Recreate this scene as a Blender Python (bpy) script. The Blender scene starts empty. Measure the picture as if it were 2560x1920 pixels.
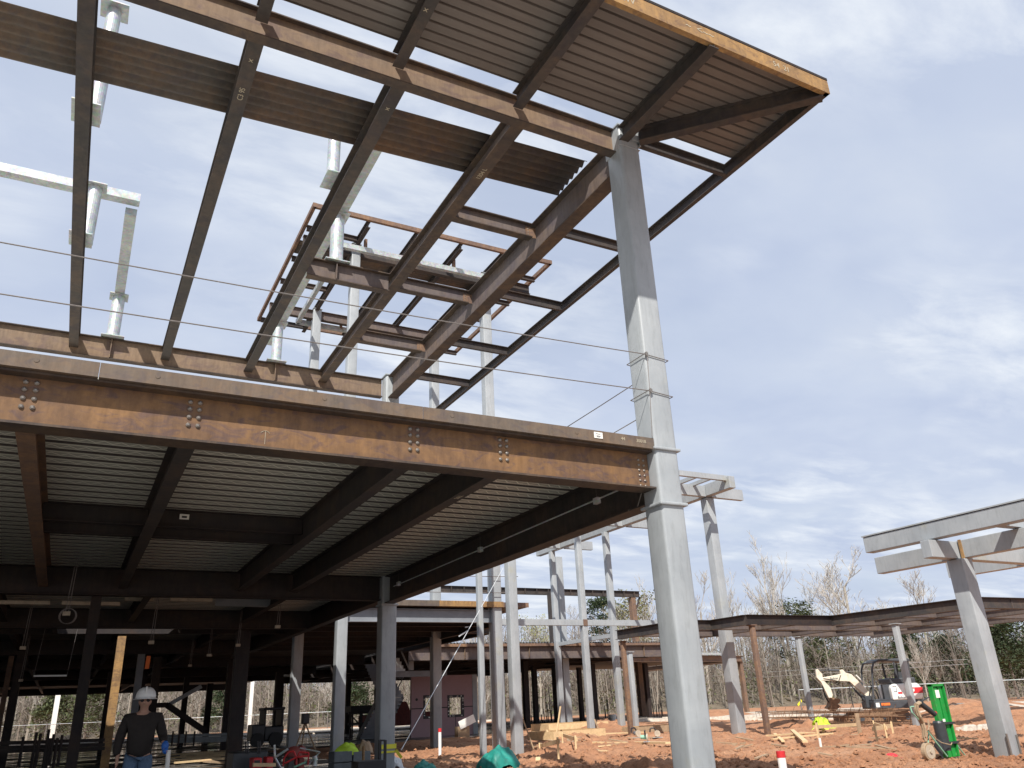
import bpy, bmesh, math, random
from mathutils import Vector, Matrix, noise
random.seed(7)
R = math.radians
scene = bpy.context.scene
col = bpy.data.collections.new('site'); scene.collection.children.link(col)
# ---------------------------------------------------------------- camera
EYE = Vector((0, 0, 1.35)); F = 1975.0
_p, _r, _y = R(22.1), R(-2.61), R(28.75)
FW = Vector((math.sin(_y)*math.cos(_p), math.cos(_y)*math.cos(_p), math.sin(_p)))
_rt = Vector((math.cos(_y), -math.sin(_y), 0)); _up = _rt.cross(FW)
RT = math.cos(_r)*_rt + math.sin(_r)*_up; UP = -math.sin(_r)*_rt + math.cos(_r)*_up
cam = bpy.data.objects.new('camera', bpy.data.cameras.new('camera'))
cam.matrix_world = Matrix(((RT.x, UP.x, -FW.x, EYE.x), (RT.y, UP.y, -FW.y, EYE.y), (RT.z, UP.z, -FW.z, EYE.z), (0, 0, 0, 1)))
cam.data.sensor_width = 36; cam.data.lens = F/2560*36; cam.data.clip_end = 3000; cam.data.clip_start = .05
scene.collection.objects.link(cam); scene.camera = cam
def at(px, py, ax, v):
    """world point seen at source pixel (px,py) on the plane ax = v"""
    d = FW*F + RT*(px-1280) - UP*(py-960); i = 'xyz'.index(ax)
    return EYE + d*((v-EYE[i])/d[i])
def azdir(px, py=1750):
    d = FW*F + RT*(px-1280) - UP*(py-960); d.z = 0; return d.normalized()
# ---------------------------------------------------------------- mesh builder
ORI = {}
def org(o):
    while o is not None:
        if o.name in ORI: return ORI[o.name]
        o = o.parent
    return Vector((0, 0, 0))
class MB:
    def __init__(s): s.v = []; s.f = []; s.m2 = set()
    def add(s, vs, fs):
        n = len(s.v); s.v += [Vector(v) for v in vs]; s.f += [tuple(i+n for i in f) for f in fs]; return s
    def box(s, a, b):
        (x0, y0, z0), (x1, y1, z1) = a, b
        return s.add([(x0,y0,z0),(x1,y0,z0),(x1,y1,z0),(x0,y1,z0),(x0,y0,z1),(x1,y0,z1),(x1,y1,z1),(x0,y1,z1)],
                     [(0,3,2,1),(4,5,6,7),(0,1,5,4),(1,2,6,5),(2,3,7,6),(3,0,4,7)])
    def bar(s, p, q, w, h, up=(0,0,1)):
        """box from p to q, centre line, w across, h in the up direction"""
        p, q = Vector(p), Vector(q); d = (q-p).normalized(); up = Vector(up)
        if abs(d.dot(up)) > .99: up = Vector((0,1,0))
        r = d.cross(up).normalized()*w/2; u = r.cross(d).normalized()*h/2
        vs = [p-r-u, p+r-u, p+r+u, p-r+u, q-r-u, q+r-u, q+r+u, q-r+u]
        return s.add(vs, [(0,3,2,1),(4,5,6,7),(0,1,5,4),(1,2,6,5),(2,3,7,6),(3,0,4,7)])
    def rod(s, p, q, r0, r1=None, n=8, cap=True):
        p, q = Vector(p), Vector(q); r1 = r0 if r1 is None else r1
        d = (q-p).normalized(); a = d.cross(Vector((0,0,1)) if abs(d.z) < .95 else Vector((1,0,0))).normalized(); b = d.cross(a)
        vs = [p+(a*math.cos(t)+b*math.sin(t))*r0 for t in [2*math.pi*i/n for i in range(n)]] + \
             [q+(a*math.cos(t)+b*math.sin(t))*r1 for t in [2*math.pi*i/n for i in range(n)]]
        fs = [(i, (i+1) % n, n+(i+1) % n, n+i) for i in range(n)]
        if cap: fs += [tuple(range(n))[::-1], tuple(range(n, 2*n))]
        return s.add(vs, fs)
    def path(s, pts, r, n=6):
        for a, b in zip(pts, pts[1:]):
            if (Vector(b)-Vector(a)).length > 1e-5: s.rod(a, b, r, r, n)
        return s
    def prism(s, prof, o, ex, ey, ez, L):
        """profile [(a,b)] in ex,ey at o, extruded L along ez"""
        o, ex, ey, ez = Vector(o), Vector(ex), Vector(ey), Vector(ez); n = len(prof)
        vs = [o+ex*a+ey*b for a, b in prof] + [o+ex*a+ey*b+ez*L for a, b in prof]
        return s.add(vs, [(i, (i+1) % n, n+(i+1) % n, n+i) for i in range(n)] + [tuple(range(n))[::-1], tuple(range(n, 2*n))])
    def ibeam(s, p, q, d, w, tf=.018, tw=.012):
        """p,q: points on the top centre line"""
        p, q = Vector(p), Vector(q); L = (q-p).length; ez = (q-p).normalized(); ey = Vector((0,0,1)); ex = ez.cross(ey).normalized(); ey = ex.cross(ez)
        h = w/2; t = tw/2
        prof = [(-h,0),(-h,-tf),(-t,-tf),(-t,-d+tf),(-h,-d+tf),(-h,-d),(h,-d),(h,-d+tf),(t,-d+tf),(t,-tf),(h,-tf),(h,0)]
        vs = [p+ex*a+ey*b for a, b in prof] + [q+ex*a+ey*b for a, b in prof]; n = 12
        fs = [((i+1) % n, i, n+i, n+(i+1) % n) for i in range(n)]; s.m2 |= {len(s.f)+i for i in range(n) if i not in (2, 8)}
        for k, fl in ((0, False), (n, True)):
            for f in ((0,1,10,11), (2,3,8,9), (4,5,6,7)):
                f = tuple(i+k for i in f); fs.append(f if not fl else f[::-1])
        return s.add(vs, fs)
    def channel(s, p, q, d, w, side=1, t=.012):
        p, q = Vector(p), Vector(q); ez = (q-p).normalized(); ey = Vector((0,0,1)); ex = ez.cross(ey).normalized()*side; L = (q-p).length
        prof = [(0,0),(w,0),(w,-t),(t,-t),(t,-d+t),(w,-d+t),(w,-d),(0,-d)]
        return s.prism(prof, p, ex, ey, ez, L)
    def ball(s, c, r, n=8, m=6, sc=(1,1,1)):
        c = Vector(c); vs = [c+Vector((0,0,-r*sc[2]))]
        for j in range(1, m):
            ph = -math.pi/2+math.pi*j/m
            for i in range(n):
                t = 2*math.pi*i/n; vs.append(c+Vector((r*sc[0]*math.cos(ph)*math.cos(t), r*sc[1]*math.cos(ph)*math.sin(t), r*sc[2]*math.sin(ph))))
        vs.append(c+Vector((0,0,r*sc[2]))); fs = [(0, 1+(i+1) % n, 1+i) for i in range(n)]
        for j in range(m-2):
            a = 1+j*n; fs += [(a+i, a+(i+1) % n, a+n+(i+1) % n, a+n+i) for i in range(n)]
        a = 1+(m-2)*n; fs += [(a+i, a+(i+1) % n, len(vs)-1) for i in range(n)]
        return s.add(vs, fs)
    def build(s, name, mat, parent=None, bevel=0, smooth=False, seg=2, mat2=None):
        me = bpy.data.meshes.new(name); o = org(parent)
        me.from_pydata([tuple(v-o) for v in s.v], [], s.f)
        if mat is not None: me.materials.append(mat)
        if mat2 is not None:
            me.materials.append(mat2)
            for i in s.m2: me.polygons[i].material_index = 1
        if smooth:
            me.polygons.foreach_set('use_smooth', [True]*len(me.polygons))
        me.update()
        ob = bpy.data.objects.new(name, me); col.objects.link(ob)
        if parent is not None: ob.parent = parent
        if bevel:
            b = ob.modifiers.new('bevel', 'BEVEL'); b.width = bevel; b.segments = seg; b.limit_method = 'ANGLE'; b.angle_limit = R(40)
            if seg > 2: me.polygons.foreach_set('use_smooth', [True]*len(me.polygons)); me.set_sharp_from_angle(angle=R(80)) if False else None
        return ob
def tag(o, label=None, cat=None, group=None, kind=None):
    if label: o['label'] = label
    if cat: o['category'] = cat
    if group: o['group'] = group
    if kind: o['kind'] = kind
    return o
def thing(name, loc, label, cat, group=None, rz=0, local=False):
    o = bpy.data.objects.new(name, None); col.objects.link(o); o.location = loc; o.rotation_euler = (0, 0, rz); o.empty_display_size = .3
    ORI[o.name] = Vector((0,0,0)) if local else Vector(loc)
    return tag(o, label, cat, group)
def kids(o): return [c for c in col.objects if c.parent == o]
def copy_tree(o, parent=None):
    c = o.copy(); col.objects.link(c); c.parent = parent
    for ch in kids(o): copy_tree(ch, c)
    return c
# ---------------------------------------------------------------- materials
def nt(name):
    m = bpy.data.materials.new(name); m.use_nodes = True; t = m.node_tree; b = t.nodes['Principled BSDF']; return m, t, b
def N(t, ty, **k):
    n = t.nodes.new(ty)
    for a, v in k.items():
        if a in n.inputs: n.inputs[a].default_value = v
        else: setattr(n, a, v)
    return n
def ramp(t, src, stops):
    r = t.nodes.new('ShaderNodeValToRGB'); e = r.color_ramp.elements
    while len(e) < len(stops): e.new(.5)
    for el, (p, c) in zip(e, stops): el.position = p; el.color = (*c, 1) if len(c) == 3 else c
    t.links.new(src, r.inputs[0]); return r.outputs[0]
def mix(t, f, a, b, mode='MIX'):
    m = t.nodes.new('ShaderNodeMix'); m.data_type = 'RGBA'; m.blend_type = mode
    for s_, v in ((0, f), (6, a), (7, b)):
        if hasattr(v, 'is_output') or isinstance(v, bpy.types.NodeSocket): t.links.new(v, m.inputs[s_])
        else: m.inputs[s_].default_value = v if s_ == 0 else (*v, 1)
    return m.outputs[2]
def pos(t, scale=(1,1,1), obj=False):
    src = t.nodes.new('ShaderNodeTexCoord').outputs['Object'] if obj else t.nodes.new('ShaderNodeNewGeometry').outputs['Position']
    mp = t.nodes.new('ShaderNodeMapping'); mp.inputs['Scale'].default_value = scale; t.links.new(src, mp.inputs[0]); return mp.outputs[0]
def noi(t, v, sc, det=4, ro=.6, dist=0):
    n = N(t, 'ShaderNodeTexNoise'); n.inputs['Scale'].default_value = sc; n.inputs['Detail'].default_value = det; n.inputs['Roughness'].default_value = ro; n.inputs['Distortion'].default_value = dist
    t.links.new(v, n.inputs['Vector']); return n.outputs['Fac']
def bump(t, b, h, st=.3, d=.01):
    n = N(t, 'ShaderNodeBump'); n.inputs['Strength'].default_value = st; n.inputs['Distance'].default_value = d
    t.links.new(h, n.inputs['Height']); t.links.new(n.outputs[0], b.inputs['Normal'])
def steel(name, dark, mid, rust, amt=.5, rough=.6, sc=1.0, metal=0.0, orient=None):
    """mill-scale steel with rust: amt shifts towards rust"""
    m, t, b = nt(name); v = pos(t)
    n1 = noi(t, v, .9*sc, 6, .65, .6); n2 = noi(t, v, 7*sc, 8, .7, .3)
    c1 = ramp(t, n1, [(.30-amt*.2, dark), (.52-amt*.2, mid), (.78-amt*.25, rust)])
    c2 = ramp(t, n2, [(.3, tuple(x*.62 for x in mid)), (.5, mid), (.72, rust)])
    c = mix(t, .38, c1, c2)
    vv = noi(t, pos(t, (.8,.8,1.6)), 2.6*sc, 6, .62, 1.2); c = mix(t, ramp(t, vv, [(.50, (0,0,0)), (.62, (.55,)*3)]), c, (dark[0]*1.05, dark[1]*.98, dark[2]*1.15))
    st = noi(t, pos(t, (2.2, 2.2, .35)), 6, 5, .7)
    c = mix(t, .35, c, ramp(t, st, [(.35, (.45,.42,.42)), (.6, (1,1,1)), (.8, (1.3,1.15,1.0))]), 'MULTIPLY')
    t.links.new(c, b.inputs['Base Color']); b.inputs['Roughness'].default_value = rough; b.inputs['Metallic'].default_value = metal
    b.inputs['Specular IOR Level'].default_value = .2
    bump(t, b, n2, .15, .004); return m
def paint(name, c, rough=.5, var=.12, sc=3, obj=False, metal=0, dirt=None, bmp=.08):
    m, t, b = nt(name); v = pos(t, obj=obj)
    n1 = noi(t, v, sc, 6, .65, .4)
    lo = tuple(x*(1-var) for x in c); hi = tuple(min(1, x*(1+var)) for x in c)
    cc = ramp(t, n1, [(.3, lo), (.7, hi)])
    if dirt:
        n2 = noi(t, v, sc*.45, 5, .7, 1); cc = mix(t, ramp(t, n2, [(.55, (0,0,0)), (.75, (.6,.6,.6))]), cc, dirt)
    t.links.new(cc, b.inputs['Base Color']); b.inputs['Roughness'].default_value = rough; b.inputs['Metallic'].default_value = metal
    bump(t, b, noi(t, v, sc*12, 3), bmp, .003); return m
M = {}
M['steel'] = steel('mill scale steel', (.044,.042,.042), (.064,.057,.053), (.125,.085,.062), .28)
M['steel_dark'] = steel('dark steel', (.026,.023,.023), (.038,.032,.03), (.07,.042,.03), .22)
M['steel_tan'] = steel('sand coloured rust steel', (.12,.088,.074), (.21,.152,.108), (.26,.175,.105), .42)
M['steel_rust'] = steel('orange rust steel', (.085,.064,.062), (.17,.10,.058), (.29,.16,.068), .42, sc=1.7)
M['flange'] = steel('brown flange with painted shade', (.046,.039,.036), (.075,.059,.05), (.15,.098,.06), .33, sc=1.5)  # flanges darker than their webs: underside shade put into the colour
M['steel_grey'] = steel('violet grey steel', (.10,.088,.085), (.145,.12,.112), (.19,.135,.095), .3)
M['fascia'] = steel('bright rust fascia', (.15,.10,.06), (.28,.175,.085), (.46,.27,.10), .6, sc=2.4)
M['plate'] = steel('grey brown bent plate', (.10,.088,.075), (.15,.12,.095), (.20,.13,.08), .4, sc=1.6)
M['tube_rust'] = steel('brown tube steel', (.12,.09,.075), (.18,.12,.09), (.30,.18,.10), .5, sc=2)
def primer():
    m, t, b = nt('grey primer'); v = pos(t)
    n1 = noi(t, v, 1.3, 6, .65, .4); c = ramp(t, n1, [(.3, (.285,.308,.325)), (.7, (.375,.398,.41))])
    s = noi(t, pos(t, (3,3,.5)), 5, 6, .75, .5); c = mix(t, .5, c, ramp(t, s, [(.36, (.74,.74,.72)), (.5, (1,1,1)), (.75, (1.05,1.05,1.04))]), 'MULTIPLY')
    k = noi(t, v, 14, 5, .8, 1.5); c = mix(t, ramp(t, k, [(.70, (0,0,0)), (.76, (.7,.7,.7))]), c, (.10,.10,.11))
    g = noi(t, v, 1.1, 4, .6, .3); c = mix(t, ramp(t, g, [(.62, (0,0,0)), (.74, (.4,.4,.4))]), c, (.38,.36,.24))
    t.links.new(c, b.inputs['Base Color']); b.inputs['Roughness'].default_value = .42; bump(t, b, noi(t, v, 30, 4), .08, .002); return m
M['primer'] = primer()
M['primer_dk'] = paint('blue grey primer', (.20,.215,.235), .5, .15, 2, dirt=(.10,.11,.12))
def galv():
    m, t, b = nt('galvanised steel'); v = pos(t)
    vo = N(t, 'ShaderNodeTexVoronoi'); vo.inputs['Scale'].default_value = 22; t.links.new(v, vo.inputs['Vector'])
    n = noi(t, v, 5, 6, .7, .5); c = ramp(t, n, [(.3, (.34,.37,.37)), (.55, (.50,.53,.53)), (.75, (.66,.69,.69))])
    c = mix(t, .25, c, vo.outputs['Color'], 'SOFT_LIGHT'); t.links.new(c, b.inputs['Base Color'])
    b.inputs['Metallic'].default_value = .35; b.inputs['Roughness'].default_value = .42; return m
M['galv'] = galv()
def deckmat(name, a, b_, zig):
    """galvanised deck underside; zig adds the pressed chevrons"""
    m, t, b = nt(name); v = pos(t)
    n = noi(t, pos(t, (.25,3,3)), 2.2, 5, .7, .3); c = ramp(t, n, [(.3, a), (.7, b_)])
    if zig:
        sx = t.nodes.new('ShaderNodeSeparateXYZ'); t.links.new(v, sx.inputs[0])
        def mt(op, x, y=None, z=None):
            k = t.nodes.new('ShaderNodeMath'); k.operation = op
            for i, q in enumerate((x, y, z)):
                if q is None: continue
                if isinstance(q, (int, float)): k.inputs[i].default_value = q
                else: t.links.new(q, k.inputs[i])
            return k.outputs[0]
        tri = mt('PINGPONG', sx.outputs[0], .085)                       # 0..0.085
        fy = mt('MODULO', mt('SUBTRACT', sx.outputs[1], 7.72), .305)
        line = mt('ABSOLUTE', mt('SUBTRACT', mt('ADD', mt('MULTIPLY', tri, 1.1), .055), fy))
        band = mt('MULTIPLY', mt('GREATER_THAN', fy, .03), mt('LESS_THAN', fy, .16))
        seg = mt('MULTIPLY', mt('LESS_THAN', line, .014), band)
        c = mix(t, mt('MULTIPLY', band, .5), c, tuple(x*.28 for x in a)); c = mix(t, seg, c, b_)
    t.links.new(c, b.inputs['Base Color']); b.inputs['Roughness'].default_value = .55; b.inputs['Metallic'].default_value = .1; return m
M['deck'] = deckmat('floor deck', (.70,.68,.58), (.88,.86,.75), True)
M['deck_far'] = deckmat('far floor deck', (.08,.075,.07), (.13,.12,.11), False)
M['flute_shade'] = paint('painted flute shade', (.10,.085,.078), .7, .2, 3)  # dark brown for the deck flute interiors, standing in for their shade
M['roofdeck'] = deckmat('brown roof deck', (.125,.105,.094), (.18,.155,.137), False)
M['stripdeck'] = steel('rusty deck strip', (.085,.08,.075), (.115,.10,.088), (.20,.125,.075), .40, sc=1.4)
def concrete():
    m, t, b = nt('wet slab'); v = pos(t); n = noi(t, v, .7, 6, .6, .5); c = ramp(t, n, [(.35, (.07,.066,.06)), (.7, (.16,.148,.132))])
    p = noi(t, pos(t, (.25,1.2,1)), .8, 3, .5, .4); w = ramp(t, p, [(.50, (1,1,1)), (.56, (0,0,0))])
    t.links.new(mix(t, w, (.03,.028,.026), c), b.inputs['Base Color'])
    t.links.new(ramp(t, p, [(.50, (.6,.6,.6)), (.56, (.06,.06,.06))]), b.inputs['Roughness']); return m
M['slab'] = concrete()
def clay():
    m, t, b = nt('red clay'); v = pos(t)
    n1 = noi(t, v, .35, 6, .6, .5); n2 = noi(t, v, 4.5, 9, .72, .6); n3 = noi(t, v, 22, 8, .75)
    c = ramp(t, n1, [(.3, (.34,.155,.078)), (.5, (.43,.215,.115)), (.7, (.52,.295,.175))])
    c = mix(t, .7, c, ramp(t, n2, [(.3, (.42,.38,.36)), (.5, (.9,.88,.85)), (.72, (1.25,1.2,1.15))]), 'MULTIPLY')
    c = mix(t, .4, c, ramp(t, n3, [(.32, (.5,.48,.46)), (.55, (1,1,1)), (.75, (1.3,1.3,1.25))]), 'MULTIPLY')
    t.links.new(c, b.inputs['Base Color']); b.inputs['Roughness'].default_value = .95
    h = t.nodes.new('ShaderNodeMath'); h.operation = 'ADD'; t.links.new(n2, h.inputs[0]); t.links.new(n3, h.inputs[1])
    bump(t, b, h.outputs[0], .9, .05); return m
M['clay'] = clay()
M['gravel'] = paint('pale gravel', (.46,.40,.33), .9, .3, 8, bmp=.6)
M['bounce_grey'] = paint('grey bounce ground', (.36,.335,.30), .9, .3, 8, bmp=.6)
M['wood'] = paint('new lumber', (.62,.45,.25), .7, .18, 6)
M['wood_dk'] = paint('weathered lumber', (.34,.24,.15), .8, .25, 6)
M['wood_shade'] = paint('lumber in painted shade', (.45,.30,.15), .8, .2, 5)  # darker lumber for back and right form boards, shade put into its colour
M['pink'] = paint('mauve sheathing board', (.37,.245,.26), .85, .06, 2)
M['black'] = paint('black membrane', (.018,.017,.02), .5, .2, 5)
M['rubber'] = paint('black rubber', (.02,.02,.02), .6, .2, 9, obj=True)
M['chalk'] = paint('chalk', (.40,.35,.26), .9, .1, 20)
M['label'] = paint('white tag', (.78,.77,.72), .6, .05, 10)
M['bolt'] = paint('steel bolt', (.25,.225,.20), .35, .15, 10, metal=.6)
M['cable'] = paint('wire rope', (.20,.18,.17), .5, .2, 40, metal=.3)
M['lime'] = paint('hi-vis lime cloth', (.45,.66,.04), .7, .15, 9)
M['teal'] = paint('green tarp', (.01,.20,.16), .55, .3, 6)
M['green'] = paint('green paint', (.015,.26,.045), .35, .2, 5, dirt=(.16,.15,.08))
M['palegreen'] = paint('pale green pipe', (.22,.42,.30), .5, .2, 10)
M['bottle'] = paint('charcoal cylinder', (.035,.04,.045), .35, .2, 8)
M['hose'] = paint('tan hose', (.34,.25,.16), .6, .2, 12)
M['wheel'] = paint('dusty wheel', (.44,.37,.28), .7, .25, 9)
M['white'] = paint('white plastic', (.78,.78,.76), .4, .05, 5)
M['red'] = paint('red plastic', (.55,.03,.035), .45, .15, 8)
M['redbrown'] = paint('red lead frame', (.24,.05,.04), .6, .3, 6)
M['exwhite'] = paint('machine white', (.80,.79,.76), .35, .06, 5, obj=True)
M['excream'] = paint('dusty cream paint', (.72,.66,.54), .5, .15, 4, obj=True, dirt=(.45,.32,.2))
M['exgrey'] = paint('machine dark grey', (.055,.06,.068), .45, .2, 5, obj=True)
M['mud'] = paint('muddy steel', (.22,.13,.075), .9, .3, 8, obj=True, bmp=.5)
M['orange'] = paint('orange tape', (.85,.18,.03), .6, .1, 9)
M['yellow'] = paint('caution tape', (.75,.70,.05), .5, .1, 12)
M['block'] = paint('grey masonry block', (.16,.18,.19), .9, .2, 9, bmp=.4)
M['film'] = paint('milky plastic film', (.55,.57,.58), .3, .1, 6)
M['bark'] = paint('pale bark', (.34,.31,.26), .9, .25, 5)
M['bark2'] = paint('grey brown bark', (.20,.17,.14), .9, .3, 5)
M['twig'] = paint('twigs', (.40,.37,.325), .9, .25, 1.5)
M['budleaf'] = paint('spring buds', (.24,.25,.10), .8, .35, 1.2)
M['pine'] = paint('pine needles', (.040,.062,.025), .8, .45, .9)
M['pine2'] = paint('yellow green pine needles', (.075,.092,.036), .8, .4, .9)
M['woodsfloor'] = paint('leaf litter', (.15,.12,.085), .95, .35, .8, bmp=.6)
M['olive'] = paint('olive undergrowth', (.11,.125,.055), .9, .4, .6)
# ---------------------------------------------------------------- light
SUN = Vector((.53, .75, -1.0)).normalized()
w = bpy.data.worlds.new('World'); scene.world = w; w.use_nodes = True; t = w.node_tree
bg = t.nodes['Background']; sky = t.nodes.new('ShaderNodeTexSky'); sky.sky_type = 'NISHITA'; sky.sun_disc = False
sky.sun_elevation = R(47.4); sky.sun_rotation = R(215.2); sky.air_density = 1.2; sky.dust_density = 1.5
tc = t.nodes.new('ShaderNodeTexCoord'); sx = t.nodes.new('ShaderNodeSeparateXYZ'); t.links.new(tc.outputs['Generated'], sx.inputs[0])
def wm(op, a, b=None):
    k = t.nodes.new('ShaderNodeMath'); k.operation = op
    for i, q in enumerate((a, b)):
        if q is None: continue
        if isinstance(q, (int, float)): k.inputs[i].default_value = q
        else: t.links.new(q, k.inputs[i])
    return k.outputs[0]
zz = wm('ADD', wm('MAXIMUM', sx.outputs[2], 0.0), .10)
cx = t.nodes.new('ShaderNodeCombineXYZ'); t.links.new(wm('DIVIDE', sx.outputs[0], zz), cx.inputs[0]); t.links.new(wm('DIVIDE', sx.outputs[1], zz), cx.inputs[1])
def cl(sc, det, ro, dist, stretch, rot=0.6, loc=(0,0,0)):
    mp = t.nodes.new('ShaderNodeMapping'); mp.inputs['Scale'].default_value = stretch; mp.inputs['Rotation'].default_value = (0,0,rot); mp.inputs['Location'].default_value = loc
    t.links.new(cx.outputs[0], mp.inputs[0]); n = t.nodes.new('ShaderNodeTexNoise')
    n.inputs['Scale'].default_value = sc; n.inputs['Detail'].default_value = det; n.inputs['Roughness'].default_value = ro; n.inputs['Distortion'].default_value = dist
    t.links.new(mp.outputs[0], n.inputs['Vector']); return n.outputs['Fac']
veil = ramp(t, cl(.55, 5, .5, .4, (1,1.6,1), .9, (3,1,0)), [(.20, (.74,)*3), (.45, (.93,)*3), (.65, (1,)*3)])
puff = ramp(t, cl(2.3, 8, .62, .35, (1,2.2,1), .5, (.5,0,0)), [(.42, (0,)*3), (.72, (1,)*3)])
patch = ramp(t, cl(.9, 4, .55, .3, (1,1.2,1), .2, (5,2,0)), [(.40, (0,)*3), (.56, (1,)*3)])
pf = t.nodes.new('ShaderNodeMath'); pf.operation = 'MULTIPLY'; t.links.new(puff, pf.inputs[0]); t.links.new(patch, pf.inputs[1])
grey = ramp(t, cl(.8, 6, .55, .5, (1,1.5,1), .9, (8,8,0)), [(.3, (4.35,5.05,6.75)), (.55, (5.35,6.0,7.35)), (.75, (6.3,6.8,7.7))])
c1 = mix(t, veil, sky.outputs[0], grey); c2 = mix(t, pf.outputs[0], c1, (7.8,8.2,8.7))
t.links.new(c2, bg.inputs['Color']); bg.inputs['Strength'].default_value = .092
sl = bpy.data.lights.new('sun', 'SUN'); sl.energy = 5.0; sl.angle = R(.55); sl.color = (1, .95, .88)
so = bpy.data.objects.new('sun', sl); so.rotation_euler = SUN.to_track_quat('-Z', 'Y').to_euler(); scene.collection.objects.link(so)
vs = scene.view_settings; vs.view_transform = 'Standard'; vs.look = 'None'; vs.exposure = .33; vs.gamma = 1; vs.use_curve_mapping = False
# ---------------------------------------------------------------- ground
def sm(a, b, x):
    x = min(1, max(0, (x-a)/(b-a))); return x*x*(3-2*x)
def hgt(x, y):
    d = math.hypot(x, y)
    slab = (1-sm(7.4, 8.2, x))*sm(4.5, 6, y)*(1-sm(80, 82, y)); s2 = sm(38.2, 39.4, y)*(1-sm(30.5, 32, x))*(1-sm(80, 82, y)); s_ = max(slab, s2)
    h = .22*sm(26, 34, y)*sm(17, 21, x)*(1-sm(50, 60, d))
    big = noise.fractal(Vector((x*.35, y*.35, 1)), 1, 2, 4)*.10
    cl_ = noise.fractal(Vector((x*2.3, y*2.3, 5)), .9, 2.1, 5)*.05+(abs(noise.noise(Vector((x*4.1, y*4.1, 8))))-.2)*.11+(abs(noise.noise(Vector((x*9, y*9, 2))))-.2)*.05
    am = sm(3, 9, d)*(1-.75*sm(30, 60, d))
    h += (big+cl_)*am
    for mx, my, r, a in MOUNDS: 
        q = math.hypot(x-mx, y-my)/r
        if q < 1: h += a*(1-q*q)**2*(1+.5*noise.noise(Vector((x*3, y*3, 9))))
    return h*(1-s_) - .12*s_
MOUNDS = [(13.6,22.4,1.6,.22),(17.2,27.5,1.5,.25),(15.2,18.2,1.2,.16),(19.5,17.0,1.3,.18),(21.2,25.8,1.4,.2),(9.2,12.2,1.3,.32),(22.5,33.5,2.5,.3),(27.5,27.5,1.6,.3),(26.2,24.6,1.2,.28),(9.7,16.2,1.5,.18),(15.6,13.1,.8,.16),(18.4,24.6,2.2,.18),(20.4,13.0,1.4,.2),(24.5,14.5,2,.3),(30,20,2.4,.35),(11.5,18.7,1.4,.2),(36,24,4,.5),(44,30,5,.5),(38,44,4,.5)]
def axis(lo, hi, a, b, fine, coarse):
    v = [a]; 
    while v[-1] < b: v.append(v[-1]+fine)
    s_ = fine; q = v[-1]
    while q < hi: s_ = min(s_*1.07, coarse); q += s_; v.append(q)
    s_ = fine; q = a; L_ = []
    while q > lo: s_ = min(s_*1.07, coarse); q -= s_; L_.append(q)
    return L_[::-1]+v
xs = axis(-260, 420, 8, 25, .085, 12); ys = axis(-60, 420, 8.5, 26, .085, 12)
gv = [(x, y, hgt(x, y)) for y in ys for x in xs]; nx = len(xs)
gf = [(j*nx+i, j*nx+i+1, (j+1)*nx+i+1, (j+1)*nx+i) for j in range(len(ys)-1) for i in range(nx-1)]
g_ = MB(); g_.v = [Vector(v) for v in gv]; g_.f = gf
tag(g_.build('ground', M['clay'], smooth=True), kind='structure')
sb = MB(); sb.box((-60,5.5,-.3),(7.7,80,.0)); sb.box((7.7,38.9,-.3),(31,80,.0))
tag(sb.build('concrete_slab', M['slab']), kind='structure')
yd = MB().box((-40,-45,-.2),(11,5.2,.06)); tag(yd.build('bounce_ground', M['bounce_grey']), kind='structure')  # unseen grey sheet around the camera, added to neutralise the clay bounce light
# pale gravel strips and berms across the far clay
def strip(name, pts, wd, mat, z=.03, kind='structure'):
    m = MB(); pts = [Vector((p[0], p[1], 0)) for p in pts]; out = []
    for a, b in zip(pts, pts[1:]):
        n = 24; d = (b-a); pr = Vector((-d.y, d.x, 0)).normalized()
        for i in range(n):
            p = a+d*i/n; j = noise.noise(p*.3)*wd*.5; jj = noise.noise(p*.3+Vector((5,5,5)))*wd*.5
            z1 = max(hgt(p.x, p.y), -.05)+z+.10
            out.append((p+pr*(wd/2+j)+Vector((0,0,z1)), p-pr*(wd/2+jj)+Vector((0,0,z1)), p-pr*(wd/2+jj+.3)+Vector((0,0,z1-.5)), p+pr*(wd/2+j+.3)+Vector((0,0,z1-.5))))
    for a, b in zip(out, out[1:]):
        m.add([*a, *b], [(0,4,5,1), (1,5,6,2), (3,7,4,0)])
    return tag(m.build(name, mat), kind=kind)
def gp(px, D):  # ground point in the azimuth of a pixel at distance D
    d = azdir(px); return (d.x*D, d.y*D)
strip('gravel_strip', [gp(-200, 74), gp(600, 70), gp(1300, 66), gp(1900, 64), gp(2700, 66)], 4.2, M['gravel'])
strip('gravel_strip', [gp(1500, 48), gp(2100, 45), gp(2700, 44)], 1.8, M['gravel'])
strip('gravel_strip', [gp(2385, 31), gp(2560, 30), gp(2700, 30)], .8, M['gravel'])
strip('gravel_strip', [gp(-200, 84), gp(1300, 84)], 1.6, M['gravel'])
# wooded rise behind the site
rv = []; rf = []; az0, az1, NA = -40, 110, 90
for j, (dd, hh) in enumerate(((92, .1), (100, .8), (112, 2.2), (130, 4.5), (170, 6.5), (260, 7))):
    for i in range(NA+1):
        a = R(az0+(az1-az0)*i/NA); k = 1+.25*noise.noise(Vector((i*.35, j, 2)))
        rv.append((dd*math.sin(a), dd*math.cos(a), (hh*k if j else -.3)))
for j in range(5):
    for i in range(NA): a = j*(NA+1)+i; rf.append((a, a+1, a+NA+2, a+NA+1))
h_ = MB(); h_.v = [Vector(v) for v in rv]; h_.f = rf; tag(h_.build('wooded_hill', M['woodsfloor'], smooth=True), kind='structure')
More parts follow.
